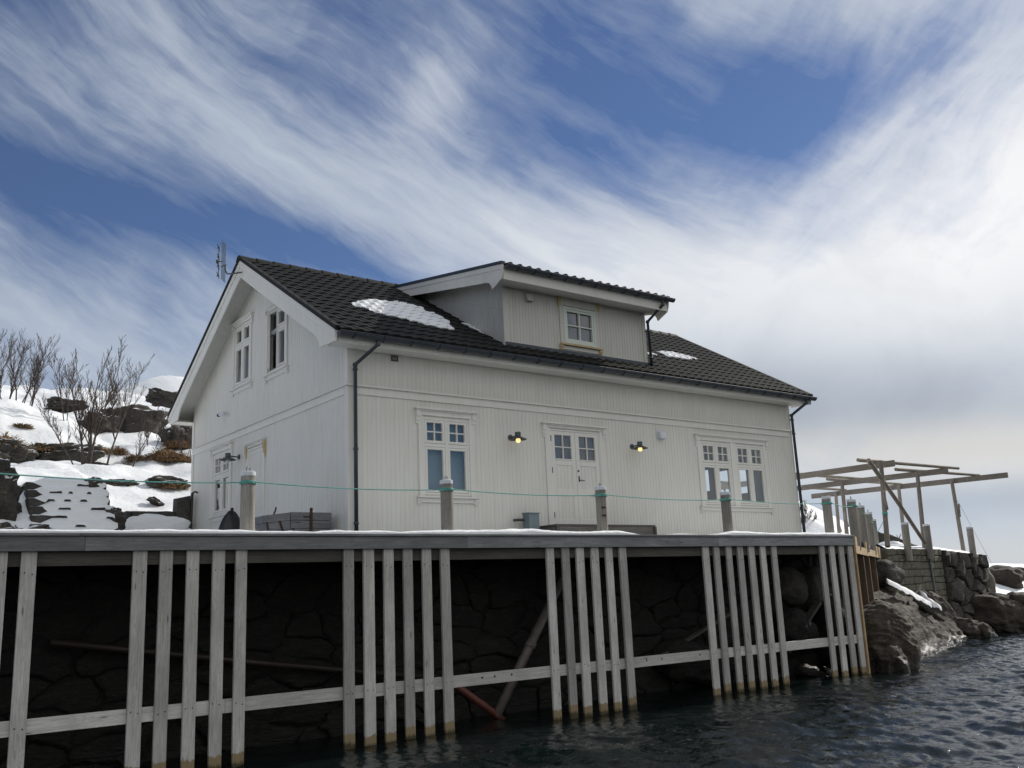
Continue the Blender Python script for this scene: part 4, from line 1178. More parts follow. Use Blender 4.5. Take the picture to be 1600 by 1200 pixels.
# rocks on the hill, left
G2 = 'dark rocks in the snow on the hillside'
def hill_rock(x, y, z, r, label, seed, rot=(0,0,0), mat=None, rough=.25, sub=5):
    return rock('hill_rock', (x,y,z), r, label, mat or RH, seed, rot, rough*1.75, sub, grp=G2, freq=1.55, box=.72, strata=3.5)
hill_rock(-4.75,6.9,4.15,(.72,.55,1.0),'tall dark rock left of the snowy steps',1.7,(0,0,.2))
hill_rock(-4.65,5.9,3.55,(.75,.35,.42),'low rock at the foot of the tall rock by the steps',2.4,(0,0,.1), RN)
hill_rock(-2.28,6.75,4.05,(.24,.22,.30),'dark boulder beside the right end of the snowy steps',3.6,(.1,.2,.3), rough=.18)
hill_rock(-2.42,7.95,4.93,(.22,.18,.22),'small dark stone at the top right corner of the steps',3.1,(.1,.2,.3), rough=.2)
hill_rock(-1.55,15.5,6.58,(1.30,.6,.45),'long dark rock behind the bare saplings',4.8,(0,-.12,.05))
hill_rock(-3.25,15.2,6.70,(.80,.6,.42),'rock with brown grass at the left edge of the slope',5.1,(0,.15,0))
hill_rock(2.15,21.6,8.75,(1.30,.8,.80),'largest dark rock outcrop on the hillside',6.9,(0,.05,.1), rough=.22, sub=5)
hill_rock(.95,21.0,8.75,(.55,.5,.42),'small dark rock just left of the largest outcrop',6.1,(0,.05,.1))
hill_rock(3.2,18.6,8.15,(.75,.5,.52),'dark rock against the corner of the house gable',7.4,(0,0,.3))
hill_rock(1.5,30,11.15,(.78,.5,.26),'flat dark rock high on the slope behind the birches',8.8,(0,.05,.1))
hill_rock(6.6,32,12.35,(.85,.6,.36),'dark rock high up beside the gable edge',9.7,(0,.1,.1))
hill_rock(-1.2,10.8,5.38,(.50,.22,.10),'thin stone edge in the snow left of the grassy ledge',1.2,(0,-.08,.05))
hill_rock(.12,10.8,5.42,(.55,.25,.15),'flat grassy ledge stone in the snow near the house',2.1,(0,.03,.05))
hill_rock(-.58,9.3,4.76,(.22,.12,.07),'small slab of rock in the lit snow above the low wall',3.8,(0,.4,.3))
rock('rock_ridge', (25.2,5.1,3.25), (1.55,.5,.50), 'jagged dark rock ridge sloping down behind the drying rack', M['rock_wall'], 5.5, (0,.46,-.5), .34, 5, 'rock', strata=5.0)
snow_patch((24.4,4.6,3.1), (.8,.4,.30), 8.3, 'small snow hump in front of the jagged rock ridge')

# snow covered stone steps
st = thing('stone_steps', (-3.3, 6.6, 3.0), 'broad flight of snow covered stone steps climbing from the wharf', 'steps')
mb = MB(); ms = MB(); rr = random.Random(12)
n = 9
for k in range(n):
    y0 = 5.05 + .345*k; z1 = 3.28 + .2125*k
    x0 = -4.12 + .035*k + rr.uniform(-.03,.03); x1 = -2.42 + rr.uniform(-.03,.03) + .03*k
    mb.box(x0, x1, y0, y0+.42, z1-.45, z1)
    # drifted snow: lumpy sheet covering most of each tread and spilling over the edge
    vs = []; m = 30
    for i in range(m+1):
        x = x0+.02+(x1-x0-.04)*i/m
        e = mn.noise(Vector((x*3.1,k*2.3,4)))*.5+.5; e2 = mn.noise(Vector((x*6.7,k*1.9,9)))*.5+.5
        drop = (.03+.20*e) if e*.7+e2*.3 > .45 else .04*e2
        edge_l = mn.noise(Vector((k*1.7, 3.3, 1)))*.5+.5
        sd_ = max(.05, min(1, (i/m-.05-.10*edge_l)*5+.25, (1-i/m)*9+.55))
        vs += [(x, y0-.035*sd_, z1-max(0,drop)*sd_+.005), (x, y0-.03*sd_+.03, z1+.05*sd_+.02*e), (x, y0+.20, z1+.085*sd_+.03*e2), (x, y0+.37, z1+.17*sd_)]
    ms.add(vs, [(i*4+j, i*4+j+1, i*4+j+5, i*4+j+4) for i in range(m) for j in range(3)])
mb.build('step_stones', M['rock_wall'], st, bevel=.02); ms.build('step_snow', M['snow'], st, smooth=True)

# low wall and gate post by the back corner
def stone_wall(P0, P1, z0, z1, th, rows, wmin, wmax, seed, gap=.012, relief=.05, jit=.03, inward=None, top=None):
    """random rubble: jittered courses of chamfered blocks"""
    P0 = Vector((*P0,0)); P1 = Vector((*P1,0)); d = (P1-P0); Ln = d.length; d.normalize(); nrm = Vector((d.y,-d.x,0))
    if inward is not None and nrm.dot(Vector((*inward,0))) > 0: nrm = -nrm
    rg = random.Random(seed); mb = MB()
    zc = [z0]; 
    hs = [rg.uniform(.75,1.3) for _ in range(rows)]; tot = sum(hs)
    for h in hs: zc.append(zc[-1] + h/tot*(z1-z0))
    def bz(k, u):
        if k == 0: return z0
        base = zc[k] + jit*2.2*mn.noise(Vector((u*.9, k*3.3, seed)))
        if top and k == rows: return top(u)
        return base if k < rows else z1
    for k in range(rows):
        u = -rg.uniform(0, wmin)
        while u < Ln:
            w_ = rg.uniform(wmin, wmax)*(1.0 if k else 1.2); a, b = max(0,u), min(Ln, u+w_); u += w_
            if b-a < .05: continue
            j = lambda: rg.uniform(-jit, jit)
            c = [(a+gap+j()*.6, bz(k,a)+gap), (b-gap+j()*.6, bz(k,b)+gap), (b-gap+j()*.6, bz(k+1,b)-gap), (a+gap+j()*.6, bz(k+1,a)-gap)]
            cu = sum(p[0] for p in c)/4; cz_ = sum(p[1] for p in c)/4
            rel = rg.uniform(.3,1)*relief
            def pt(u_, z_, n_): return P0 + d*u_ + nrm*n_ + Vector((0,0,z_))
            mids = []
            pts = []
            for i in range(4):
                p, q = c[i], c[(i+1)%4]; pts.append(p)
                mx_, mz_ = (p[0]+q[0])/2, (p[1]+q[1])/2
                pts.append((mx_+(mx_-cu)*rg.uniform(-.04,.10), mz_+(mz_-cz_)*rg.uniform(-.04,.10)))
            N = 8
            ringv = [pt(p[0],p[1],-th) for p in pts] + [pt(p[0],p[1],-.02) for p in pts]
            ins = .86
            tilt = (rg.uniform(-.4,.4)*relief, rg.uniform(-.4,.4)*relief)
            ringv += [pt(cu+(p[0]-cu)*(ins+.08), cz_+(p[1]-cz_)*(ins+.06), rel*.72) for p in pts]
            ringv += [pt(cu+(p[0]-cu)*.72, cz_+(p[1]-cz_)*.72, rel + tilt[0]*(p[0]-cu)/w_ + tilt[1]*(p[1]-cz_)) for p in pts]
            ringv.append(pt(cu, cz_, rel*1.05))
            fs = []
            for r_ in range(3):
                for i in range(N): fs.append((r_*N+i, r_*N+(i+1)%N, (r_+1)*N+(i+1)%N, (r_+1)*N+i))
            for i in range(N): fs.append((3*N+i, 3*N+(i+1)%N, 4*N))
            fs.append(tuple(range(N-1,-1,-1)))
            mb.add(ringv, fs)
    # dark core behind the joints
    pa, pb = P0 - nrm*th*.95, P1 - nrm*th*.95; qa, qb = P0 - nrm*.05, P1 - nrm*.05
    zt0, zt1 = (top(0), top(Ln)) if top else (z1, z1)
    mb.hexa([(pa.x,pa.y,z0),(pb.x,pb.y,z0),(qb.x,qb.y,z0),(qa.x,qa.y,z0),(pa.x,pa.y,zt0-.03),(pb.x,pb.y,zt1-.03),(qb.x,qb.y,zt1-.03),(qa.x,qa.y,zt0-.03)])
    return mb
def rubble_wall(P0, P1, z0, z1, th, cw, chh, seed, gap=.02, relief=.15, inward=None, top=None, sub=3, wav=.0, core=.08, jit=(.42,.36)):
    """irregular rubble: cells of jittered points, each a pillow-faced stone"""
    P0 = Vector((*P0,0)); P1 = Vector((*P1,0)); d = (P1-P0); Ln = d.length; d.normalize(); nrm = Vector((d.y,-d.x,0))
    if inward is not None and nrm.dot(Vector((*inward,0))) > 0: nrm = -nrm
    rg = random.Random(seed); mb = MB(); pts = []
    nu_, nz_ = max(2, int(Ln/cw)), max(2, int((z1-z0)/chh))
    for j in range(-1, nz_+1):
        for i in range(-1, nu_+1):
            pts.append(((i+.5+(.5 if j % 2 else 0)+rg.uniform(-jit[0],jit[0]))*Ln/nu_, (j+.5+rg.uniform(-jit[1],jit[1]))*(z1-z0)/nz_))
    ax, az_ = 1/cw, 1/chh
    for c in pts:
        poly = [(0,0),(Ln,0),(Ln,z1-z0),(0,z1-z0)]
        for o in pts:
            if o is c or abs(o[0]-c[0]) > 3.2*cw or abs(o[1]-c[1]) > 3.2*chh: continue
            nx, nz = (o[0]-c[0])*ax*ax, (o[1]-c[1])*az_*az_; mx, mz = (o[0]+c[0])/2, (o[1]+c[1])/2
            out = []
            for k in range(len(poly)):
                a, b = poly[k], poly[(k+1) % len(poly)]
                da, db = (a[0]-mx)*nx+(a[1]-mz)*nz, (b[0]-mx)*nx+(b[1]-mz)*nz
                if da <= 0: out.append(a)
                if da*db < 0: f = da/(da-db); out.append((a[0]+(b[0]-a[0])*f, a[1]+(b[1]-a[1])*f))
            poly = out
            if len(poly) < 3: break
        if len(poly) < 3: continue
        fine_ = []
        for k in range(len(poly)):
            a, b = poly[k], poly[(k+1) % len(poly)]
            for q in range(sub): fine_.append((a[0]+(b[0]-a[0])*q/sub, a[1]+(b[1]-a[1])*q/sub))
        cu = sum(p[0] for p in fine_)/len(fine_); cz_ = sum(p[1] for p in fine_)/len(fine_); N = len(fine_)
        rel = rg.uniform(.35,1)*relief; tx, tz = rg.uniform(-.6,.6)*relief/cw, rg.uniform(-.6,.6)*relief/chh
        def pt(f, n_, ns):
            r_ = []
            for (u_, v_) in fine_:
                L_ = math.hypot(u_-cu, v_-cz_)+1e-6; f2 = max(0, f*(1 - gap/L_) + ns*mn.noise(Vector((u_*3.1,v_*3.1,seed))))
                uu, vv = cu+(u_-cu)*f2, cz_+(v_-cz_)*f2
                if wav:
                    q_ = Vector((uu*1.9, vv*2.6, seed)); uu, vv = uu + wav*mn.noise(q_) + wav*.5*mn.noise(q_*3), vv + wav*.8*mn.noise(q_+Vector((7,3,9))) + wav*.4*mn.noise(q_*3.3)
                zz_ = z0+vv
                if top: zz_ = min(zz_, top(uu))
                r_.append(P0 + d*uu + nrm*(n_ + (tx*(uu-cu)+tz*(vv-cz_) + .25*relief*mn.noise(Vector((uu*2.3,vv*2.3,seed+3))) if n_ > 0 else 0)) + Vector((0,0,zz_)))
            return r_
        rings = pt(1.0,-th,0) + pt(1.0,-.03,.03) + pt(.93,rel*.62,.05) + pt(.78,rel*.92,.05) + pt(.42,rel*1.0,.03)
        fs = []
        for r_ in range(4):
            for i in range(N): fs.append((r_*N+i, r_*N+(i+1) % N, (r_+1)*N+(i+1) % N, (r_+1)*N+i))
        fs.append(tuple(4*N+i for i in range(N)))
        mb.add(rings, fs)
    pa, pb = P0 - nrm*th*.95, P1 - nrm*th*.95; qa, qb = P0 - nrm*core, P1 - nrm*core
    zt0, zt1 = (top(0), top(Ln)) if top else (z1, z1)
    mb.hexa([(pa.x,pa.y,z0),(pb.x,pb.y,z0),(qb.x,qb.y,z0),(qa.x,qa.y,z0),(pa.x,pa.y,zt0-.03),(pb.x,pb.y,zt1-.03),(qb.x,qb.y,zt1-.03),(qa.x,qa.y,zt0-.03)])
    return mb
lw = stone_wall((-1.62,8.05),(-.50,8.05), 3.6, 4.42, .3, 3, .25, .5, 4, inward=(0,1)).build('garden_wall', M['rock_wall']); tag(lw, 'low dark stone wall half buried in snow left of the house corner', 'stone wall')
gp = thing('gate_post', (-.28,8.1,3.4), 'squared grey stone gate post at the back corner of the gable', 'gate post')
mb = MB(); mb.hexa([(-.50,7.95,3.3),(-.14,7.95,3.3),(-.14,8.3,3.3),(-.50,8.3,3.3),(-.49,7.96,4.72),(-.15,7.96,4.80),(-.15,8.28,4.80),(-.48,8.28,4.74)]); mb.build('stone_shaft', M['rock_wall'], gp, bevel=.02)
mb = MB(); mb.tube([(-.16,7.93,3.4),(-.13,7.92,4.85)], .035, 8); mb.tube([(-.13,7.92,4.85),(-.06,7.92,4.89),(.0,7.9,4.86)], .022, 8); mb.build('iron_rod', M['black'], gp)
snow_patch((-1.1,7.6,3.95), (.75,.28,.32), 6.3, 'snow drifted against the low stone wall')
snow_patch((-.7,7.2,3.55), (.55,.35,.25), 7.3, 'rounded snow heap below the stone gate post')

# foundation wall behind the wharf piles
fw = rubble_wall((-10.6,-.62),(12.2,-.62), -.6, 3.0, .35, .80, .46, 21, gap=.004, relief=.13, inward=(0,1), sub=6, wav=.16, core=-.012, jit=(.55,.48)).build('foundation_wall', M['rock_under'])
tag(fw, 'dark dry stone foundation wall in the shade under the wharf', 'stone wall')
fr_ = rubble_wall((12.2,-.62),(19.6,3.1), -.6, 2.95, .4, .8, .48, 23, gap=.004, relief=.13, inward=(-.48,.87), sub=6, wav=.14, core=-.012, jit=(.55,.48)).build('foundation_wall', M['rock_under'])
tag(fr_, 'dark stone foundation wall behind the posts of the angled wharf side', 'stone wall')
G3 = 'boulders under the right end of the wharf'
rock('boulder', (11.35,-.75,2.0), (.52,.35,.42), 'pale rounded boulder under the wharf between the last two plank groups', M['rock_pale'], 2.2, (.1,.3,.2), .16, 4, 'boulder', G3)
rock('boulder', (12.1,-.85,1.95), (.34,.28,.50), 'pale upright boulder behind the last group of planks', M['rock_pale'], 3.2, (.1,-.2,.2), .16, 4, 'boulder', G3)
rock('boulder', (11.2,-.85,1.0), (.75,.45,.42), 'dark rock below the pale boulders under the wharf', M['rock_under'], 4.2, (.1,.2,.2), .22, 4, 'boulder', G3)
rock('boulder', (11.0,-1.35,.02), (.55,.30,.20), 'wet streaked rock breaking the water under the wharf', M['rock_under'], 5.2, (.0,.35,.2), .22, 4, 'boulder', G3)
rock('boulder', (12.6,-.9,.9), (.55,.45,.85), 'dark rock filling the gap behind the corner batten', M['rock_under'], 6.2, (.0,.1,.2), .22, 4, 'boulder', G3)
rock('boulder', (7.6,-.85,.55), (1.0,.35,.45), 'low dark rock in the shade behind the middle planks', M['rock_under'], 7.2, (.0,.2,.1), .22, 4, 'boulder', G3)

# pipes and plank under the deck
def pipe(pts, r, mat, label, name='drain_pipe', collars=()):
    mb = MB(); mb.tube(pts, r, 14)
    for (p, ax) in collars: mb.lathe(p, [(r*1.02,-.07),(r*1.22,-.06),(r*1.22,.06),(r*1.02,.07)], 14, ax)
    return tag(mb.build(name, mat, smooth=True), label, 'pipe', 'plastic pipes under the wharf')
pipe([(-5.0,-.90,1.74),(-1.9,-.90,1.22),(1.25,-.90,.74)], .055, M['pipe_brown'], 'long thin brown pipe running along the dark stone wall')
pipe([(1.40,-1.1,.66),(2.20,-1.15,.10),(2.45,-1.15,-.1)], .065, M['pipe_orange'], 'short orange pipe slanting down into the water')
a_, b_ = Vector((4.0,-1.05,2.35)), Vector((2.25,-1.15,.02))
pipe([a_, b_.lerp(a_, .5), b_], .085, M['pipe_grey'], 'thick grey pipe leaning from the wall down to the water', collars=[(b_.lerp(a_,.50), a_-b_)])
mb = MB(); mb.beam((10.55,-1.05,.55),(12.0,-1.0,1.60),.06,.20,(0,-1,0)); o = mb.build('loose_plank', M['beam']); tag(o, 'slanting brown plank propped on the rocks under the wharf', 'plank')
mb = MB(); mb.beam((6.6,-1.0,.75),(9.0,-.98,1.55),.05,.12,(0,-1,0)); o = mb.build('loose_plank', M['beam']); tag(o, 'grey plank leaning in deep shade behind the middle planks', 'plank')

# ------------------------------------------------------------------ jetty walls on the right
jw = stone_wall((20.05,2.05),(24.55,2.78), .2, 3.03, .5, 13, .22, .62, 31, gap=.009, relief=.045, jit=.026, inward=(-.2,1)).build('slab_wall', M['slab'])
tag(jw, 'pale olive wall of thin mortared slabs below the drying rack', 'stone wall')
mb = MB(); mb.box(24.55,24.72,2.65,2.9,.9,3.0)
tag(stone_wall((19.55,1.55),(20.12,2.10), .8, 2.62, .35, 9, .2, .35, 33, gap=.004, relief=.015, jit=.008, inward=(-.6,.8)).build('slab_pier', M['slab']), 'narrow pier of thin slabs at the near end of the slab wall', 'stone pier')
rw_ = rubble_wall((24.55,2.78),(28.15,3.15), .0, 2.98, .6, .72, .58, 35, gap=.020, relief=.26, inward=(0,1), top=lambda u: 2.98-.055*u, sub=5, wav=.10, core=.05, jit=(.5,.42)).build('rubble_wall', M['rock_wall'])
tag(rw_, 'dark rubble wall of big rough blocks at the outer end of the jetty', 'stone wall')
rock('boulder', (19.3,1.75,2.25), (.8,.5,.42), 'dark overhanging rock between the wharf posts and the slab pier', M['rock_wall'], 4.4, (0,.05,.3), .2, 4, 'boulder', 'boulders by the jetty walls')
rock('boulder', (28.35,3.55,1.75), (.38,.5,.75), 'sunlit corner stone at the right end of the rubble wall', M['slab'], 4.9, (0,.2,.3), .18, 4, 'boulder', 'boulders by the jetty walls')
mb = MB(); rr = random.Random(5)
# snow sheet on top of the jetty
vs = []; m1, m2 = 60, 14
for i in range(m1+1):
    for j in range(m2+1):
        u = i/m1; v = j/m2
        x = 20.2+(28.3-20.2)*u; yb = lerp1(x, [20.2,24.55,28.15], [2.12,2.83,3.20]); y = yb + v*4.5
        nz = .5+.5*mn.noise(Vector((x*.9,y*.9,3)))
        vs.append((x, y+((-.05+.06*mn.noise(Vector((x*2,0,1)))) if j == 0 else 0), (3.03-.008*max(0,x-20) - (.055*max(0,x-24.55))) + (-.02+.05*mn.noise(Vector((x*1.3,2,1))) if j == 0 else .10+.10*nz)))
mb.add(vs, [(i*(m2+1)+j, i*(m2+1)+j+1, (i+1)*(m2+1)+j+1, (i+1)*(m2+1)+j) for i in range(m1) for j in range(m2)])
tag(mb.build('jetty_snow', M['snow'], smooth=True), 'snow lying on top of the stone jetty under the drying rack', 'snow', None, 'stuff')

# ------------------------------------------------------------------ drying rack
rk = thing('drying_rack', (23.5, 4.5, 3.05), 'open frame drying rack of grey poles on the snowy jetty', 'drying rack')
ZT = 5.65
def part(name, mb, mat): return mb.build(name, mat, rk, bevel=.006)
def beamp(a, b, w_, h_): mb = MB(); mb.beam(a, b, w_, h_); part('long_beam', mb, M['rack'])
beamp((19.9,1.30,ZT),(19.75,8.6,ZT+.02), .07, .20); beamp((24.0,1.80,ZT),(23.25,9.4,ZT+.02), .07, .20); beamp((28.1,1.75,ZT),(27.0,9.6,ZT), .07, .20)
for a, b in (((18.62,1.10,3.02),(19.55,1.55,ZT+.08)), ((23.68,2.85,3.02),(23.62,2.72,ZT+.06)), ((27.72,3.64,2.95),(27.64,3.68,ZT+.06)), ((23.30,5.62,3.0),(23.42,5.64,ZT+.05)), ((27.30,5.75,3.0),(27.36,5.74,ZT+.05)), ((26.95,8.45,3.0),(27.06,8.44,ZT+.05)), ((19.95,5.3,3.0),(19.86,5.3,ZT+.05))):
    mb = MB(); mb.tube([a,b], [.078,.066], 10); part('upright', mb, M['rack_z'])
for a, b in (((19.0,2.0,ZT+.15),(25.1,2.0,ZT+.15)), ((22.75,3.0,ZT+.14),(28.3,2.92,ZT+.14)), ((19.6,5.2,ZT+.15),(25.0,5.4,ZT+.15)), ((22.9,5.9,ZT+.15),(28.0,6.0,ZT+.15)), ((19.4,8.0,ZT+.15),(27.6,8.3,ZT+.15))):
    mb = MB(); mb.tube([a,b], [.062,.050], 10); part('cross_pole', mb, M['rack'])
mb = MB(); mb.tube([(18.35,1.22,5.66),(20.7,1.82,4.45),(22.95,2.40,3.22)], [.07,.066,.062], 10); part('diagonal_brace', mb, M['rack'])
for c_, d_ in (((18.93,1.17,4.42), Vector((.55,.25,-.75))), ((27.72,3.58,4.52), Vector((.62,.3,.72))), ((23.36,5.6,4.3), Vector((-.5,-.2,.6))), ((27.0,8.4,4.3), Vector((.5,.2,-.5)))):
    d_ = d_.normalized()*.36; mb = MB(); mb.tube([Vector(c_)-d_*1.0, Vector(c_)+d_*.9], .035, 8); part('cleat_peg', mb, M['rack'])
for a, b in (((19.4,4.9,ZT),(19.9,5.1,3.6)), ((27.75,3.62,4.9),(28.6,3.1,2.5))):
    mb = MB(); mb.tube(sagline(a,b,.02), .006, 5); part('wire', mb, M['zinc_dark'])

# ------------------------------------------------------------------ snow ridge along the wharf edge and on the deck
def ridge(x0, x1, hmax, seed, label):
    mb = MB(); n = int((x1-x0)/.06); vs = []
    prof_n = 7
    for i in range(n+1):
        x = x0+(x1-x0)*i/n; e = min(1, (x-x0)/.5, (x1-x)/.5); e = max(0, e)**.6
        h = hmax*e*(.62+.42*mn.noise(Vector((x*.7,seed,0)))+.20*mn.noise(Vector((x*2.6,seed,3)))+.08*mn.noise(Vector((x*8,seed,5))))
        h = max(.004, h); yf = -2.245+.03*mn.noise(Vector((x*2,seed,8)))
        zb = ZD+.037
        vs += [(x,yf+.004,zb), (x,yf,zb+h*.45), (x,yf+.03,zb+h*.85), (x,yf+.10,zb+h), (x,yf+.35,zb+h*.9), (x,yf+.9,zb+h*.55+.0), (x,yf+1.6,zb+.004)]
    mb.add(vs, [(i*7+j, (i+1)*7+j, (i+1)*7+j+1, i*7+j+1) for i in range(n) for j in range(6)])
    tag(mb.build('deck_snow', M['snow'], smooth=True), label, 'snow', 'snow ridges along the wharf edge', 'stuff')
ridge(-10.6, 1.6, .085, 1.0, 'long snow ridge on the left part of the wharf edge')
ridge(.2, 5.0, .13, 2.0, 'thick snow ridge on the wharf edge below the tall window')
ridge(5.7, 6.7, .045, 3.0, 'tiny snow strip on the wharf edge right of the door')
ridge(7.2, 11.9, .10, 4.0, 'snow ridge on the wharf edge below the wide twin window')

# ------------------------------------------------------------------ bare trees
def bare_tree(base, height, stems, seed, label, spread=.35, lean=(0,0), twig_r=.006, r0=.04, cat='tree', name='bare_tree', grp='bare trees and saplings on the slope', levels=3, dens=1.0):
    rg = random.Random(seed); b = Vector(base)
    t_ = thing(name, base, label, cat, grp)
    tr = MB(); tw = MB()
    def limb(p, d, ln, r, lev, mbx):
        n = 6 if lev == 0 else 4
        pts = [p.copy()]; rs_ = [r]; dd = d.normalized(); q = p.copy(); nodes = []
        for i in range(n):
            dd = (dd + Vector((rg.gauss(0,.09),rg.gauss(0,.09),rg.gauss(0,.05)+.06))).normalized()
            q = q + dd*(ln/n); pts.append(q.copy()); rs_.append(max(twig_r*.55, r*(1-.80*(i+1)/n))); nodes.append((q.copy(), dd.copy(), (i+1)/n, rs_[-1]))
        mbx.tube(pts, rs_, 6 if lev == 0 else (5 if lev == 1 else 3), caps=lev < 2)
        if lev < levels:
            for (nq, nd, f, nr) in nodes:
                if lev == 0 and f < .25: continue
                k = rg.choice((2,3,3)) if lev == 0 else rg.choice((1,2,2))
                if lev == 2: k = rg.choice((1,1,2))
                k = int(round(k*dens))
                for _ in range(k):
                    a = rg.uniform(0, 2*math.pi); side = Vector((math.cos(a), math.sin(a), 0))
                    nd2 = (nd*1.0 + side*rg.uniform(.35,.75) + Vector((0,0,.25))).normalized()
                    limb(nq, nd2, ln*rg.uniform(.28,.46)*(1.12-.45*f), max(twig_r, nr*.62), lev+1, tw)
    for s in range(stems):
        a = rg.uniform(0, 2*math.pi); off = Vector((math.cos(a), math.sin(a), 0))
        d = Vector((lean[0], lean[1], 1)) + off*rg.uniform(.05, spread)
        limb(b + off*rg.uniform(0,.12) - Vector((0,0,.15)), d, height*rg.uniform(.72,1.0), r0*rg.uniform(.75,1.1), 0, tr)
    tr.build('trunk', M['bark'], t_, smooth=True); tw.build('crown', M['twig'], t_, smooth=True)
    return t_
bare_tree((-1.22,13.5,gz(-1.22,13.5)), 3.0, 4, 11, 'tallest bare sapling with several dark stems in front of the long rock', .16, (.0,.0), r0=.042)
bare_tree((-1.45,13.7,gz(-1.45,13.7)), 2.4, 2, 12, 'lower left bare sapling beside the tallest one', .30, (-.28,0), r0=.03)
bare_tree((-.78,13.4,gz(-.78,13.4)), 3.15, 1, 13, 'single bare sapling leaning right in front of the slope', .05, (.22,0), r0=.04)
bare_tree((-.10,13.9,gz(-.10,13.9)), 1.9, 1, 14, 'small crooked bare sapling leaning right toward the house', .08, (.45,0), r0=.03)
for k, (x, y, h, sd_, lab, le) in enumerate([(-2.65,20.6,2.6,21,'leftmost bare birch at the picture edge',-.05),(-2.25,21.2,2.45,22,'second bare birch from the left edge on the crest',0),(-1.95,20.7,2.6,23,'tall bare birch in the middle of the crest clump',.05),(-1.55,21.0,2.4,24,'bare birch leaning right at the end of the crest clump',.28)]):
    bare_tree((x,y,gz(x,y)), h, 3, sd_, lab, .36, (le,0), r0=.028, twig_r=.0048)
bare_tree((-.85,18.6,gz(-.85,18.6)), 2.3, 2, 31, 'thin bare sapling between the crest clump and the tallest sapling', .3, (-.08,0), r0=.022)
bare_tree((1.3,21.0,9.2), 1.5, 3, 33, 'thin bare shrub rising behind the leaning sapling', .3, (0,0), r0=.015, cat='shrub', name='bare_shrub')
bare_tree((2.5,16.3,gz(2.5,16.3)), 1.25, 3, 34, 'bare shrub beside the house corner under the gable', .3, (.05,0), r0=.025, cat='shrub', name='bare_shrub')
bare_tree((1.6,17.3,gz(1.6,17.3)), 1.2, 2, 36, 'bare shrub in front of the largest outcrop', .35, (.15,0), r0=.02, cat='shrub', name='bare_shrub')
bare_tree((27.8,10.6,3.2), 2.0, 4, 35, 'bare shrub seen right of the house in front of the snow mound', .28, (0,0), r0=.028, cat='shrub', name='bare_shrub', twig_r=.009)
bare_tree((26.9,5.9,3.0), .75, 3, 37, 'few dry stalks on the rock ridge behind the rack', .4, (0,0), r0=.012, cat='shrub', name='bare_shrub', levels=2)

# dry grass tussocks
def tussock(x, y, z, rx, rz, seed, label, n=420):
    rg = random.Random(seed); mb = MB()
    for _ in range(n):
        a = rg.uniform(0,2*math.pi); q = math.sqrt(rg.random())
        px, py = x+math.cos(a)*rx*q, y+math.sin(a)*rx*.6*q
        pz_ = z + rz*(1-q*q)*rg.uniform(.2,.8)
        d = Vector((math.cos(a)*.7, -.35+math.sin(a)*.5, rg.uniform(-.6,.7))).normalized()
        ln = rg.uniform(.12,.30)*(.6+rz); wv = d.cross(Vector((0,0,1))).normalized()*.011
        p0 = Vector((px,py,pz_)); p1 = p0 + d*ln*.6; p2 = p1 + (d+Vector((0,0,-.9))).normalized()*ln*.5
        mb.add([p0-wv, p0+wv, p1+wv, p1-wv, p2], [(0,1,2,3),(3,2,4)])
    # dense turf core
    core = MB(); 
    vs = []; fs = []; m1, m2 = 14, 7
    for i in range(m2+1):
        t = i/m2*math.pi/2
        for j in range(m1):
            aa = 2*math.pi*j/m1; k_ = 1+.25*mn.noise(Vector((math.cos(aa)*2,math.sin(aa)*2,seed+t)))
            vs.append((x+math.cos(aa)*math.cos(t)*rx*.85*k_, y+math.sin(aa)*math.cos(t)*rx*.5*k_, z-.05+math.sin(t)*rz*.75*k_))
    for i in range(m2):
        for j in range(m1): fs.append((i*m1+j, i*m1+(j+1)%m1, (i+1)*m1+(j+1)%m1, (i+1)*m1+j))
    mb.add(vs, fs)
    tag(mb.build('grass_tussock', M['dry']), label, 'grass tussock', 'dry brown grass tussocks in the snow')
tus = [(1.55,15.6,.62,.52,'largest brown grass tussock near the house corner'),(2.0,15.4,.40,.30,'brown tussock at the right foot of the largest one'),(.75,15.9,.34,.22,'brown tussock left of the largest one'),(.35,16.6,.28,.26,'round brown tussock above the leaning sapling'),(.1,15.1,.28,.26,'brown tussock beside the crooked sapling foot'),
       (-2.15,15.4,.50,.26,'brown tussock on top of the long rock, left end'),(-.55,15.6,.42,.26,'brown tussock on top of the long rock, right end'),(-3.15,15.1,.50,.42,'brown grass hanging over the rock at the left edge'),
       (2.6,17.4,.55,.35,'brown grass beside the gable bargeboard'),(1.2,24.5,.45,.28,'dry tuft in the high snow behind the leaning sapling'),(2.9,27.5,.6,.25,'dry tuft near the skyline left of the gable'),(.25,10.75,.42,.16,'yellow grass on the ledge near the house'),(-2.3,17.6,.25,.07,'tiny tuft in the open snow slope')]
on_rock = {5: 6.86, 6: 6.94, 7: 6.92}
for k, (x, y, rx, rz, lab) in enumerate(tus): tussock(x, y, on_rock.get(k, gz(x,y)+.02), rx, rz, 50+k, lab, 600 if rx > .5 else 380)

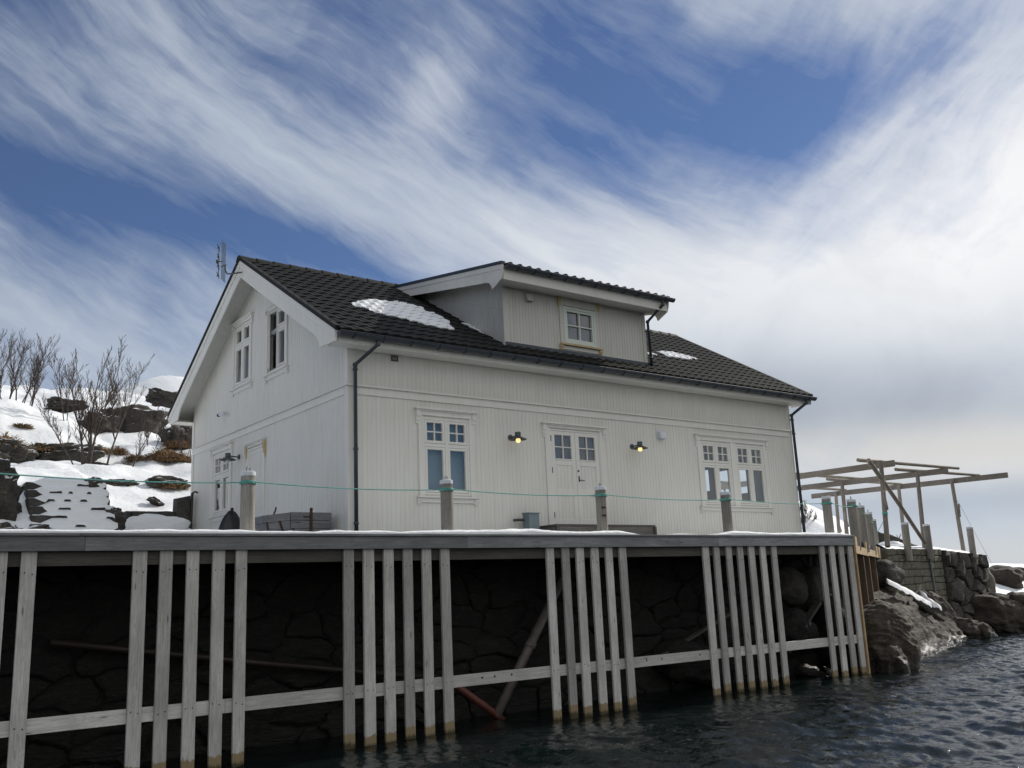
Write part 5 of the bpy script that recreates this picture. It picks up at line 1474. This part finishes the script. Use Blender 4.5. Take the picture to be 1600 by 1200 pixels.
# ------------------------------------------------------------------ sky and sun
SUN_AZ, SUN_EL = 84.0, 33.0
wld = bpy.data.worlds.new('World'); scene.world = wld; wld.use_nodes = True
t = NT(wld.node_tree)
bg = [n for n in t.n if n.type == 'BACKGROUND'][0]
sky = t.node('ShaderNodeTexSky', sky_type='NISHITA', sun_disc=False)
sky.sun_elevation = rad(SUN_EL); sky.sun_rotation = rad(SUN_AZ); sky.altitude = 10; sky.air_density = 1.0; sky.dust_density = .15; sky.ozone_density = 2.0
tc = t.node('ShaderNodeTexCoord'); dirv = t.node('ShaderNodeVectorMath', operation='NORMALIZE'); t.put(dirv.inputs[0], tc.outputs['Generated'])
sep = t.node('ShaderNodeSeparateXYZ'); t.put(sep.inputs[0], dirv.outputs[0])
dx, dy, dz = sep.outputs
az0 = rad(37.4)
rgt = t.addn(t.mul(dx, math.cos(az0)), t.mul(dy, -math.sin(az0))); fwd = t.addn(t.mul(dx, math.sin(az0)), t.mul(dy, math.cos(az0)))
AZ = t.mul(t.math('ARCTAN2', rgt, fwd), 57.2958)          # degrees from compass bearing 37.4
EL = t.mul(t.math('ARCSINE', dz), 57.2958)
# high cloud sheet: direction projected on a curved layer
inv = t.math('DIVIDE', 1.0, t.addn(t.math('MAXIMUM', dz, 0.0), .10))
comb = t.node('ShaderNodeCombineXYZ'); t.put(comb.inputs[0], t.mul(rgt, inv)); t.put(comb.inputs[1], t.mul(fwd, inv))
lay = comb.outputs[0]
comb2 = t.node('ShaderNodeCombineXYZ'); t.put(comb2.inputs[0], t.mul(AZ, .06)); t.put(comb2.inputs[1], t.mul(EL, .06))
ang = comb2.outputs[0]
# warp
wn = t.node('ShaderNodeTexNoise'); t.put(wn.inputs['Vector'], ang); wn.inputs['Scale'].default_value = 1.1; wn.inputs['Detail'].default_value = 4
wsub = t.node('ShaderNodeVectorMath', operation='SUBTRACT'); t.put(wsub.inputs[0], wn.outputs['Color']); wsub.inputs[1].default_value = (.5,.5,.5)
wsc = t.node('ShaderNodeVectorMath', operation='SCALE'); t.put(wsc.inputs[0], wsub.outputs[0]); wsc.inputs['Scale'].default_value = .9
def warped(v, k=1.0):
    a = t.node('ShaderNodeVectorMath', operation='MULTIPLY_ADD'); t.put(a.inputs[0], wsc.outputs[0]); a.inputs[1].default_value = (k,k,k); t.put(a.inputs[2], v); return a.outputs[0]
def gauss(a0, e0, sa, se, rot, amp):
    c, s = math.cos(rad(rot)), math.sin(rad(rot))
    da = t.math('SUBTRACT', AZ, a0); de = t.math('SUBTRACT', EL, e0)
    u = t.mul(t.addn(t.mul(da, c), t.mul(de, s)), 1/sa); v = t.mul(t.addn(t.mul(da, -s), t.mul(de, c)), 1/se)
    r2 = t.addn(t.mul(u, u), t.mul(v, v))
    return t.mul(t.math('POWER', 2.71828, t.mul(r2, -1.0)), amp)
def addall(xs):
    r = xs[0]
    for x in xs[1:]: r = t.addn(r, x)
    return r
# streaky fibres (two families fanning out like cirrus)
def fibres(k, rot, sc, seedscale, det, rough, dist):
    r_ = t.mapping(warped(ang, k), (1,1,1), rot=(0,0,rad(rot)))
    return t.noise(t.mapping(r_, sc), seedscale, det, rough, dist)
st1 = fibres(.28, 27, (.55,3.6,1), 1.6, 9, .58, .12)
st1b = fibres(.35, 33, (.8,7.0,1), 2.4, 8, .60, .10)
st2 = fibres(.45, -38, (.8,3.0,1), 1.5, 9, .58, .15)
puff = t.noise(warped(ang, .6), 2.4, 9, .58, .25)
fine = fibres(.4, 24, (1,2.6,1), 5.0, 7, .62, .2)
side = t.ramp(t.addn(t.mul(AZ, 1/60.0), .5), [(.66, 0.0), (.92, 1.0)])
fm = t.node('ShaderNodeMix', data_type='FLOAT'); t.put(fm.inputs[0], side); t.put(fm.inputs[2], t.addn(t.mul(st1, .68), t.mul(st1b, .32))); t.put(fm.inputs[3], st2)
streak = fm.outputs[0]
cover = addall([
    gauss(0, 0, 400, 15, 0, .50),              # pale haze towards the horizon
    gauss(0, 0, 400, 8, 0, .45),
    gauss(-8, 22.5, 34, 5.0, -23, .34),        # main swath, falling from upper left to the right
    gauss(-19, 26.8, 15, 1.7, -17, .16),
    gauss(-20, 31, 8, 3.5, -20, .16),
    gauss(-4.5, 29.5, 4, 3.0, 35, .26),
    gauss(2, 24, 9, 4, -25, .16),
    gauss(29, 21, 9, 9, 0, .42),               # bright bank at the right
    gauss(25, 33.5, 13, 2.8, 4, .52),
    gauss(12, 16.5, 17, 5, -10, .40),
    gauss(22, 14, 12, 6, 0, .30),
    gauss(10, 28.3, 10, 3.4, -12, -.28),      # deep blue opening at top centre
    gauss(20, 26.3, 6.5, 2.2, 8, -.36),
    gauss(-20, 21.9, 16, 1.9, -11, -.46),      # blue wedge at the left
    gauss(-9, 19.6, 9, 1.3, -14, -.22),
    gauss(-30, 33, 5, 3.5, -30, -.30),
    gauss(-24, 14, 14, 5, -8, .34),
    gauss(0, 55, 400, 20, 0, -.10),
    gauss(66, 42, 34, 34, 0, .80),
    gauss(8, 60, 90, 17, 0, .35),
    gauss(0, 78, 400, 28, 0, .55),
])
backw = t.ramp(t.addn(t.mul(dy, -.5), .5), [(.45, 0.0), (.85, 1.0)])      # unseen bright overcast added behind the viewer to light the front wall
backc = addall([t.mul(backw, .55), gauss(108, 5, 40, 11, 0, -1.15)])   # with a blue gap added low down for the front panes to mirror
dens = addall([cover, t.mul(t.math('SUBTRACT', streak, .5), 1.50), t.mul(t.math('SUBTRACT', puff, .5), .55), t.mul(t.math('SUBTRACT', fine, .5), .30), backc, .13])
alpha = t.ramp(dens, [(-.02, 0.0), (.30, .26), (.62, .66), (1.05, .98)], 'EASE')
alpha = t.ramp(dens, [(0.0, .04), (.28, .25), (.60, .66), (1.0, .97)])
# shade of the cloud: bright sheet, greyer bank low on the right, cream near the horizon
shade = addall([gauss(20, 9.6, 14, 3.0, -5, .60), gauss(26, 4.0, 16, 1.1, 0, .32), gauss(-5, 10, 18, 3, 0, .10), t.mul(t.math('SUBTRACT', puff, .5), .7)])
shade = t.math('ADD', shade, 0.0, clamp=True)
bright = t.math('ADD', addall([gauss(29, 20, 11, 9, 0, .95), gauss(10, 18, 15, 5, -8, .60), gauss(26, 6.3, 14, 1.6, 0, .55), gauss(-4.5, 29.5, 5, 3, 30, .4)]), 0.0, clamp=True)
ccol = t.mix(bright, (.54,.60,.68), (.95,.955,.96))
ccol = t.mix(shade, ccol, (.285,.325,.395))
cream = t.math('ADD', addall([gauss(26, 6.6, 18, 1.7, -3, .75), gauss(24, 1.0, 20, 1.4, 0, .45)]), 0.0, clamp=True)
ccol = t.mix(cream, ccol, (.70,.685,.645))
ccol = t.mix(backw, ccol, (.92,.90,.84))
skys = t.node('ShaderNodeVectorMath', operation='MULTIPLY'); t.put(skys.inputs[0], sky.outputs[0]); skys.inputs[1].default_value = (.395, .495, .685)
STR = .10
cs_ = t.node('ShaderNodeVectorMath', operation='SCALE'); t.put(cs_.inputs[0], ccol); cs_.inputs['Scale'].default_value = 1.0/STR
final = t.mix(alpha, skys.outputs[0], cs_.outputs[0])
t.put(bg.inputs['Color'], final); bg.inputs['Strength'].default_value = STR

sd = Vector((math.sin(rad(SUN_AZ))*math.cos(rad(SUN_EL)), math.cos(rad(SUN_AZ))*math.cos(rad(SUN_EL)), math.sin(rad(SUN_EL))))
sl = bpy.data.lights.new('sun', 'SUN'); sl.energy = 3.7; sl.angle = rad(.6); sl.color = (1.0,.95,.87)
so = bpy.data.objects.new('sun', sl); so.rotation_euler = sd.to_track_quat('Z','Y').to_euler(); so.location = (30,20,40); COL.objects.link(so)

# ------------------------------------------------------------------ camera
cd = bpy.data.cameras.new('camera'); cd.sensor_width = 36; cd.lens = 1498.82/1600*36; cd.clip_end = 20000; cd.clip_start = .05
cam = bpy.data.objects.new('camera', cd); COL.objects.link(cam)
r_ = Vector((0.7994418309841934,-0.5992628129552896,-0.04215257858724564)); u_ = Vector((-0.09535152669026892,-0.19585452684373766,0.9759862143865815)); f_ = Vector((0.5931280175733357,0.7762248935223149,0.21371492565049244))
mw = Matrix(((r_.x,u_.x,-f_.x,-8.05934),(r_.y,u_.y,-f_.y,-15.52466),(r_.z,u_.z,-f_.z,2.11052),(0,0,0,1)))
cam.matrix_world = mw
scene.camera = cam
vs_ = scene.view_settings; vs_.view_transform = 'Standard'; vs_.look = 'None'; vs_.exposure = 0.0; vs_.gamma = 1.0
